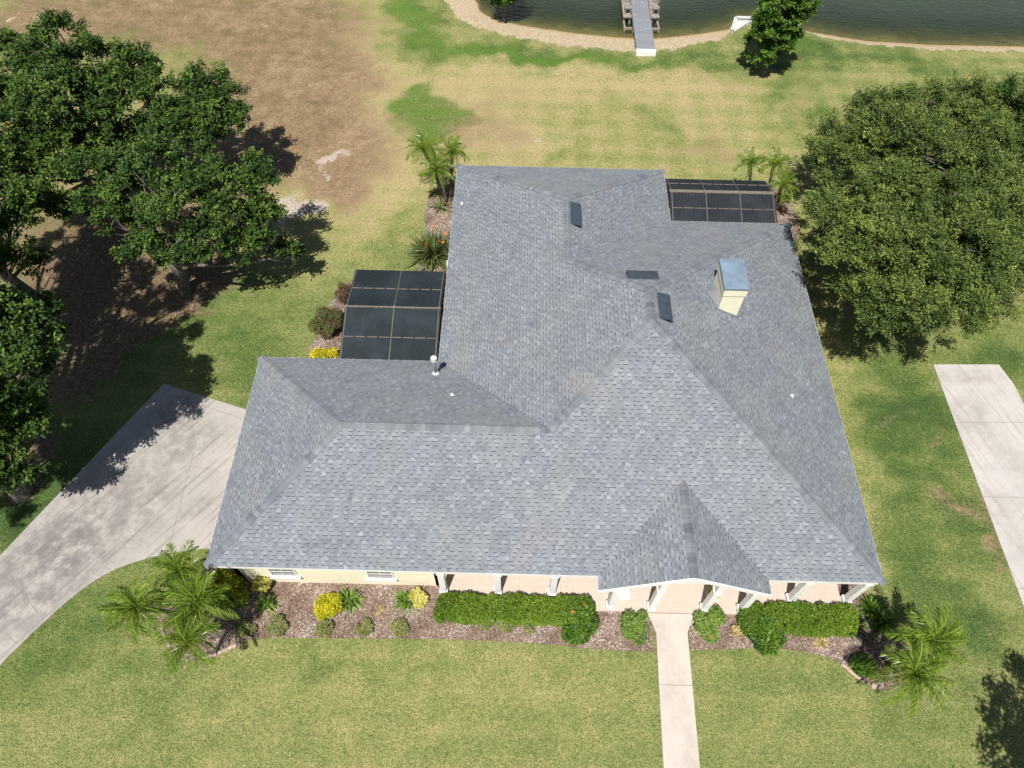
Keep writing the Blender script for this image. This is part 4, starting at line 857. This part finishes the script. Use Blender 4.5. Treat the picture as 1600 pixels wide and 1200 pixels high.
def shrub(name, label, px, py, r, h, mat, n, leaf=.09, cat='shrub', group=None, flowers=0, asp=1.0, spiky=False, tb=.5, zc=None):
    b = at(px, py, (zc if zc is not None else h*.45)); base = (b[0], b[1], .02); root = empty(name, base, RNG.uniform(0, 6), label, cat, group)
    nl = 14; cl = rand_dirs(nl, .0)*np.array([r*.72, r*.72*asp, h*.42])*RNG.uniform(.55, 1.15, (nl, 1)); cl[:, 2] += h*.42; crad = RNG.uniform(.24, .46, nl)
    i = RNG.integers(0, nl, n); d = rand_dirs(n, -.5); rad = (1-np.abs(RNG.normal(0, .22, n))).clip(.1, 1.1)
    P = cl[i]+d*(rad*crad[i])[:, None]*np.array([r, r*asp, h*.9]); P[:, 2] = np.abs(P[:, 2]).clip(.02, h*1.1)
    D = d*.8+RNG.normal(size=(n, 3))*.45; D[:, 2] += .45
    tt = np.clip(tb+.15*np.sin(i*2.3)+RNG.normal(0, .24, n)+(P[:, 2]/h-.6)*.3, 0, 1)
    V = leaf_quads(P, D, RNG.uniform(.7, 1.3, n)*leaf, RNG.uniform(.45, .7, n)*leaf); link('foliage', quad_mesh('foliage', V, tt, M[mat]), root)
    s = MB()
    for k in range(7): e = cl[k]; s.tube([(0, 0, -.05), (e[0]*.4, e[1]*.4, e[2]*.5), tuple(e)], [.02, .014, .006], 5)
    s.build('stems', M['bark'], root)
    for k in range(flowers):
        f = MB(); d1 = rand_dirs(1, .35)[0]*np.array([r*1.02, r*1.02*asp, h*.52]); c = d1+np.array([0, 0, h*.5])
        for j in range(5):
            a_ = j*1.2566; f.face([tuple(c), tuple(c+np.array([math.cos(a_-.5)*.05, math.sin(a_-.5)*.05, .03])), tuple(c+np.array([math.cos(a_)*.085, math.sin(a_)*.085, .02])), tuple(c+np.array([math.cos(a_+.5)*.05, math.sin(a_+.5)*.05, .03]))])
        f.build('flower', M['flower'], root)
    return root
def clump(name, label, px, py, r, h, mat, n, wdt=.05, cat='plant', group=None, droop=.5, flowers=0, tb=.5, zc=None):
    """rosette / strap-leaved plant: arching blades from one crown"""
    b = at(px, py, (zc if zc is not None else h*.4)); root = empty(name, (b[0], b[1], .02), 0, label, cat, group); Q = []; T = []
    for k in range(n):
        a_ = RNG.uniform(0, 2*np.pi); el = RNG.uniform(.25, 1.35); Lk = RNG.uniform(.7, 1.1)*math.hypot(r, h)*.95; dh = np.array([math.cos(a_), math.sin(a_), 0]); s = np.array([-dh[1], dh[0], 0]); t = np.clip(RNG.normal(tb, .22), 0, 1)
        c0 = dh*RNG.uniform(0, r*.25)+np.array([RNG.normal()*r*.12, RNG.normal()*r*.12, 0]); pts = []
        for j in range(5):
            u_ = j/4; pts.append(c0+dh*math.cos(el)*Lk*u_+np.array([0, 0, max(.0, math.sin(el)*Lk*u_-droop*Lk*u_*u_*math.cos(el)*.9)+.02]))
        ws = [wdt*.6, wdt, wdt*.95, wdt*.6, .004]
        for j in range(4): Q.append([pts[j]-s*ws[j]/2, pts[j]+s*ws[j]/2, pts[j+1]+s*ws[j+1]/2, pts[j+1]-s*ws[j+1]/2]); T.append(t+.1*(j/3-.5))
    link('foliage', quad_mesh('foliage', np.array(Q), np.clip(np.array(T), 0, 1), M[mat]), root)
    for k in range(flowers):
        a_ = RNG.uniform(0, 6.28); e = np.array([math.cos(a_)*r*.6, math.sin(a_)*r*.6, h*1.15]); f = MB(); f.tube([(0, 0, 0), tuple(e*.6+np.array([0, 0, .1])), tuple(e)], [.012, .01, .008], 5, 1)
        for j in range(4): d = rand_dirs(1, .0)[0]*.14; f.face([tuple(e), tuple(e+d+np.array([0, 0, .03])), tuple(e+d*1.3), tuple(e+d-np.array([0, .04, .02]))])
        f.build('flower', [M['flower'], M['strap']], root)
    return root
G = 'shrubs in the front bed'
shrub('croton_shrub', 'large dark green shrub flecked with yellow at the left front corner of the house', 352, 922, .85, 1.35, 'croton', 9000, .10, group=G, tb=.6)
shrub('shrub', 'small pale yellow shrub against the cream wall, left of the first window', 412, 916, .36, .6, 'yellow', 1500, .11, group=G)
clump('spiky_plant', 'green star shaped plant in front of the pale yellow shrub by the wall', 416, 942, .42, .35, 'lime', 60, .07, group=G)
shrub('golden_shrub', 'bright golden yellow rounded shrub in the left bed', 513, 946, .52, .6, 'gold', 4200, .07, group=G, asp=.95)
clump('spiky_plant', 'green leafy plant touching the right side of the golden shrub', 545, 936, .45, .45, 'lime', 75, .08, group=G)
clump('spiky_plant', 'green leafy plant on the left of the pale yellow plant near the hedge', 632, 938, .40, .40, 'lime', 65, .08, group=G)
shrub('shrub', 'low pale yellow plant between a green leafy plant and the left hedge', 653, 936, .33, .4, 'yellow', 1300, .11, group=G)
for k, (px, py, r, lb) in enumerate([(384, 980, .38, 'low grassy tuft by the palms at the left end of the bed'), (435, 978, .36, 'low grassy tuft between the palms and the golden shrub'), (506, 982, .32, 'low grassy tuft touching the front of the golden shrub'), (568, 982, .32, 'low grassy tuft in front of the plant beside the golden shrub'), (623, 983, .34, 'low grassy tuft in front of the pale yellow plant by the hedge'), (752, 972, .34, 'thin grassy tuft in front of the left hedge, nearest its left end'), (786, 976, .34, 'thin grassy tuft in front of the middle of the left hedge'), (826, 984, .20, 'smallest thin grassy tuft between the left hedge and the orange flowered shrub')]):
    shrub('grass_tuft', lb, px, py, r, .28, 'grassy', int(1500*(r/.34)**2), .08, 'plant', 'grassy tufts along the front bed')
shrub('hibiscus_shrub', 'dark green shrub with orange flowers at the right end of the left hedge', 906, 978, .72, 1.0, 'hibiscus', 5200, .12, group=G, flowers=3, asp=1.1)
shrub('round_shrub', 'round speckled green bush just left of the front walk', 993, 978, .62, .75, 'lime', 5200, .085, group=G)
shrub('round_shrub', 'round green bush with a red flower just right of the front walk', 1113, 978, .62, .75, 'lime', 5000, .085, group=G, flowers=1)
shrub('hibiscus_shrub', 'dark green flowering shrub in front of the left end of the right hedge', 1190, 995, .62, .9, 'hibiscus', 4800, .12, group=G, flowers=1, asp=1.05)
shrub('small_shrub', 'small sparse brownish plant between the two shrubs right of the walk', 1150, 986, .22, .3, 'dried', 260, .08, group=G)
clump('dried_plant', 'dry straw coloured rosette in the right bed mulch', 1283, 1002, .30, .22, 'dried', 46, .06, group=G)
clump('dried_plant', 'dry tan tuft in the mulch between the golden shrub and the yellow plant', 597, 955, .22, .22, 'dried', 22, .03, group=G)
clump('strap_plant', 'small dark strap leaved plant at the right end of the right hedge', 1337, 974, .42, .5, 'hibiscus', 60, .05, group=G)
for px, py, lb in ((1364, 950, 'leafy green plant nearest the front right roof corner'), (1378, 972, 'leafy green plant on the palm side of the one by the roof corner')):
    clump('strap_plant', lb, px, py, .48, .55, 'hibiscus', 90, .055, group=G)
shrub('shrub', 'dark low shrub under the right palms beside the edging stones', 1348, 1042, .45, .5, 'hibiscus', 1700, .11, group=G)
clump('strap_plant', 'large arching dark strap leaved clump with orange blooms beside the left house wall', 676, 388, 1.05, 1.15, 'strap', 330, .07, flowers=5, zc=.5)
clump('agave_plant', 'pale green spiky rosette in the side bed below the back left palms', 688, 322, .55, .5, 'strap', 60, .07, tb=.85)
clump('agave_plant', 'small dark spiky plant beneath the back left palms', 683, 300, .45, .45, 'strap', 50, .05, tb=.3)
shrub('plum_shrub', 'plum red and green shrub beside the screened patio, upper one', 540, 462, .5, 1.0, 'purple', 2600, .08, group='shrubs beside the screened patio', tb=.35)
shrub('plum_shrub', 'large rounded green and plum shrub beside the screened patio', 515, 505, .82, 1.1, 'purple', 7000, .08, group='shrubs beside the screened patio', tb=.8)
for k, (px, lb) in enumerate(((494, 'orange tinted low plant at the garage roof corner of the patio bed'), (507, 'yellow green low plant between the orange tinted one and the screened patio'), (520, 'yellow low plant touching the screened patio corner'))):
    shrub('yellow_plant', lb, px, 553, .24, .35, 'gold', 420, .10, 'plant', 'yellow plants by the patio corner', tb=(.95, .5, .7)[k])
shrub('shrub', 'low pale green shrub at the foot of the back right palms', 1224, 308, .40, .45, 'lime', 1300, .1)
clump('dried_plant', 'brown dead fronds lying in the mulch below the back right palms', 1222, 330, .45, .2, 'purple', 50, .05, tb=.1)

# white planters in the entry
for px, py, lb, pl in ((975, 928, 'white round planter on the left of the entry under the gable', False), (1114, 930, 'white round planter with a yellow green plant on the right of the entry', True)):
    q = at(px, py, .5); rt = empty('planter', (q[0], q[1], .16), 0, lb, 'planter', 'planters at the entry')
    v = MB(); v.lathe((0, 0, 0), [(.13, 0), (.16, .03), (.12, .08), (.22, .28), (.25, .40), (.25, .43), (.21, .43), (.20, .38)], 20); v.build('pot', M['white'], rt)
    v = MB(); v.lathe((0, 0, .36), [(.20, 0), (.19, .01), (.01, .015)], 16); v.build('soil', M['soil'], rt)
    if pl:
        n = 260; d = rand_dirs(n, .1); P = d*np.array([.17, .17, .2])*RNG.uniform(.3, 1, n)[:, None]+np.array([0, 0, .42]); link('plant', quad_mesh('plant', leaf_quads(P, d, np.full(n, .12), np.full(n, .05)), RNG.random(n), M['gold']), rt)

# ------------------------------------------------------------------ palms
def frond_mesh(Lf, seed, droop):
    rg = np.random.default_rng(seed); Q = []; T = []; n = 34; pts = []; bend = rg.uniform(-.22, .22)
    for i in range(n+1):
        t = i/n; pts.append(np.array([Lf*t*(1-.18*t*t*droop), bend*Lf*t*t, Lf*(.42*t-.75*droop*t*t)]))
    for i in range(2, n):
        t = i/n; c = pts[i]; d = pts[min(i+1, n)]-pts[i-1]; d /= np.linalg.norm(d); ln = .36*Lf/1.5*math.sin(math.pi*(t*.86+.12))**.7
        for s in (-1, 1):
            dr = d*rg.uniform(.5, 1.0)+np.array([0, s*rg.uniform(.6, .9), 0])+np.array([0, 0, rg.uniform(-.1, .5)]); dr /= np.linalg.norm(dr); tip = c+dr*ln*rg.uniform(.85, 1.1)+np.array([0, 0, -ln*rg.uniform(.1, .75)]); mid = c+dr*ln*.5; wv = np.cross(dr, (0, 0, 1)); wv /= np.linalg.norm(wv); wv = wv*.0125+np.array([0, 0, .008*s])
            tt = np.clip(rg.normal(.5, .22), 0, 1); Q.append([c-wv*.5, c+wv*.5, mid+wv, mid-wv]); T.append(tt); Q.append([mid-wv, mid+wv, tip+wv*.15, tip-wv*.15]); T.append(min(1, tt+.12))
    for i in range(n):
        w_ = .022*(1-i/n)+.004; Q.append([pts[i]+np.array([0, -w_, .004]), pts[i]+np.array([0, w_, .004]), pts[i+1]+np.array([0, w_*.9, .004]), pts[i+1]+np.array([0, -w_*.9, .004])]); T.append(.75)
    return quad_mesh('frond', np.array(Q), np.array(T), M['palm'])
FR = [frond_mesh(1.3, s, dr) for s, dr in ((1, .75), (2, 1.0), (3, 1.25), (4, .55), (5, .85), (6, 1.1), (7, 1.4), (8, .6))]
def palm(label, px, py, h, basexy, sc=1., nf=24, group=None):
    c = at(px, py, h); b = np.array([basexy[0], basexy[1], 0.]); root = empty('palm_tree', tuple(b), 0, label, 'palm tree', group); m = MB()
    pts = []; rr = []
    for i in range(9):
        t = i/8; q = (c-b)*t; q[0] = (c-b)[0]*t**1.3; q[1] = (c-b)[1]*t**1.3; pts.append(q); rr.append(.075+.02*(t > .8)+.012*(i % 2))
    m.tube(pts, rr, 8); m.build('trunk', M['palmbark'], root)
    for i in range(nf):
        t = (i+.5)/nf; el = 1.15-1.35*t; o = bpy.data.objects.new('frond', FR[(3, 0, 1, 2)[min(3, int(t*4))]+4*int(RNG.integers(2))]); col.objects.link(o); o.parent = root; o.location = tuple((c-b)+np.array([0, 0, .02])); s = sc*RNG.uniform(.85, 1.1); o.scale = (s, s, s)
        o.rotation_euler = (RNG.uniform(-.5, .5), -el+.15+RNG.uniform(-.2, .2), i*2.39996+RNG.uniform(-.3, .3))
    return root
g1 = 'palms at the left front corner'; cfl = at(285, 985)
palm('leaning palm farthest left, over the lawn', 216, 950, 2.5, (cfl[0]-.1, cfl[1]+.5), 1.0, 24, g1)
palm('palm by the driveway edge at the house corner', 283, 893, 2.5, (cfl[0]+.1, cfl[1]+.7), .95, 22, g1)
palm('central palm with the fullest crown in the left corner cluster', 312, 945, 2.9, (cfl[0]+.2, cfl[1]+.2), 1.05, 26, g1)
palm('palm nearest the lawn in the left corner cluster', 296, 1005, 2.6, (cfl[0]+.3, cfl[1]-.1), .9, 22, g1)
g2 = 'palms at the right front corner'; cfr = at(1385, 1038)
palm('palm leaning over the side lawn at the right front corner', 1452, 1000, 3.0, (cfr[0]+.55, cfr[1]+.2), 1.05, 24, g2)
palm('palm nearest the viewer at the right front corner', 1425, 1054, 3.0, (cfr[0]+.0, cfr[1]), 1.05, 24, g2)
g3 = 'palms at the back left corner'; cbl = at(700, 312)
palm('leftmost palm behind the back left roof corner', 662, 234, 2.7, (cbl[0]-.2, cbl[1]), .85, 20, g3)
palm('palm closest to the back left roof corner', 706, 240, 2.7, (cbl[0]+.2, cbl[1]+.2), .85, 22, g3)
palm('lowest palm of the back left cluster', 683, 266, 2.2, (cbl[0]-.05, cbl[1]-.2), .9, 22, g3)
g4 = 'palms at the back right corner'; cbr = at(1222, 335)
palm('leftmost palm behind the lanai', 1172, 256, 2.9, (22.6, 21.1), .72, 18, g4)
palm('middle palm behind the lanai corner', 1210, 258, 2.9, (23.3, 21.0), .75, 20, g4)
palm('lowest palm between the lanai and the spreading tree', 1222, 290, 2.2, (23.6, 20.4), .75, 18, g4)

# ------------------------------------------------------------------ edging stones
def stone(px, py, s, label, group):
    q = at(px, py, .06); bm = bmesh.new(); bmesh.ops.create_cube(bm, size=1); bmesh.ops.subdivide_edges(bm, edges=bm.edges[:], cuts=2, use_grid_fill=True)
    for v in bm.verts:
        v.co = v.co.normalized()*.5*(.65+.35*max(abs(v.co.x), abs(v.co.y), abs(v.co.z))/.5)*random.uniform(.9, 1.1); v.co.x *= s*1.5; v.co.y *= s*.85; v.co.z *= s*.7
    me = bpy.data.meshes.new('stone'); bm.to_mesh(me); bm.free(); me.materials.append(M['stone'])
    o = link('edging_stone', me, None, (q[0], q[1], .07), (0, 0, random.uniform(-.3, .3))); tag(o, label, 'stone', group); return o
def stones(path, n, s, label, group):
    P = smooth_poly([np.array(p) for p in path], 8); P = np.array(P); L_ = np.r_[0, np.cumsum(np.linalg.norm(np.diff(P, axis=0), axis=1))]
    for k in range(n):
        d = L_[-1]*(k+.5)/n; x = np.interp(d, L_, P[:, 0]); y = np.interp(d, L_, P[:, 1]); x2 = np.interp(d+1, L_, P[:, 0]); y2 = np.interp(d+1, L_, P[:, 1])
        o = stone(x, y, s*random.uniform(.85, 1.15), label, group); a_ = at(x, y); b_ = at(x2+.01, y2); o.rotation_euler[2] = math.atan2(b_[1]-a_[1], b_[0]-a_[0])+random.uniform(-.15, .15)
stones([(252, 968), (256, 990), (266, 1010)], 5, .17, 'small edging stone on the lawn side of the left palm cluster', 'left side edging stones')
stones([(318, 1028), (342, 1020), (372, 1006)], 7, .19, 'pinkish edging stone along the curve below the left palm cluster', 'left curve edging stones')
stones([(1316, 1038), (1330, 1050), (1348, 1065)], 8, .15, 'small pinkish edging stone along the curve of the right bed', 'right curve edging stones')
o = stone(1370, 1071, .32, 'largest pinkish stone at the lower tip of the right bed', None); 
stones([(1424, 1018), (1428, 1038)], 4, .15, 'small edging stone between the two right front palms', 'right side edging stones')

print('objects', len(bpy.data.objects), 'faces', sum(len(m.polygons) for m in bpy.data.meshes))
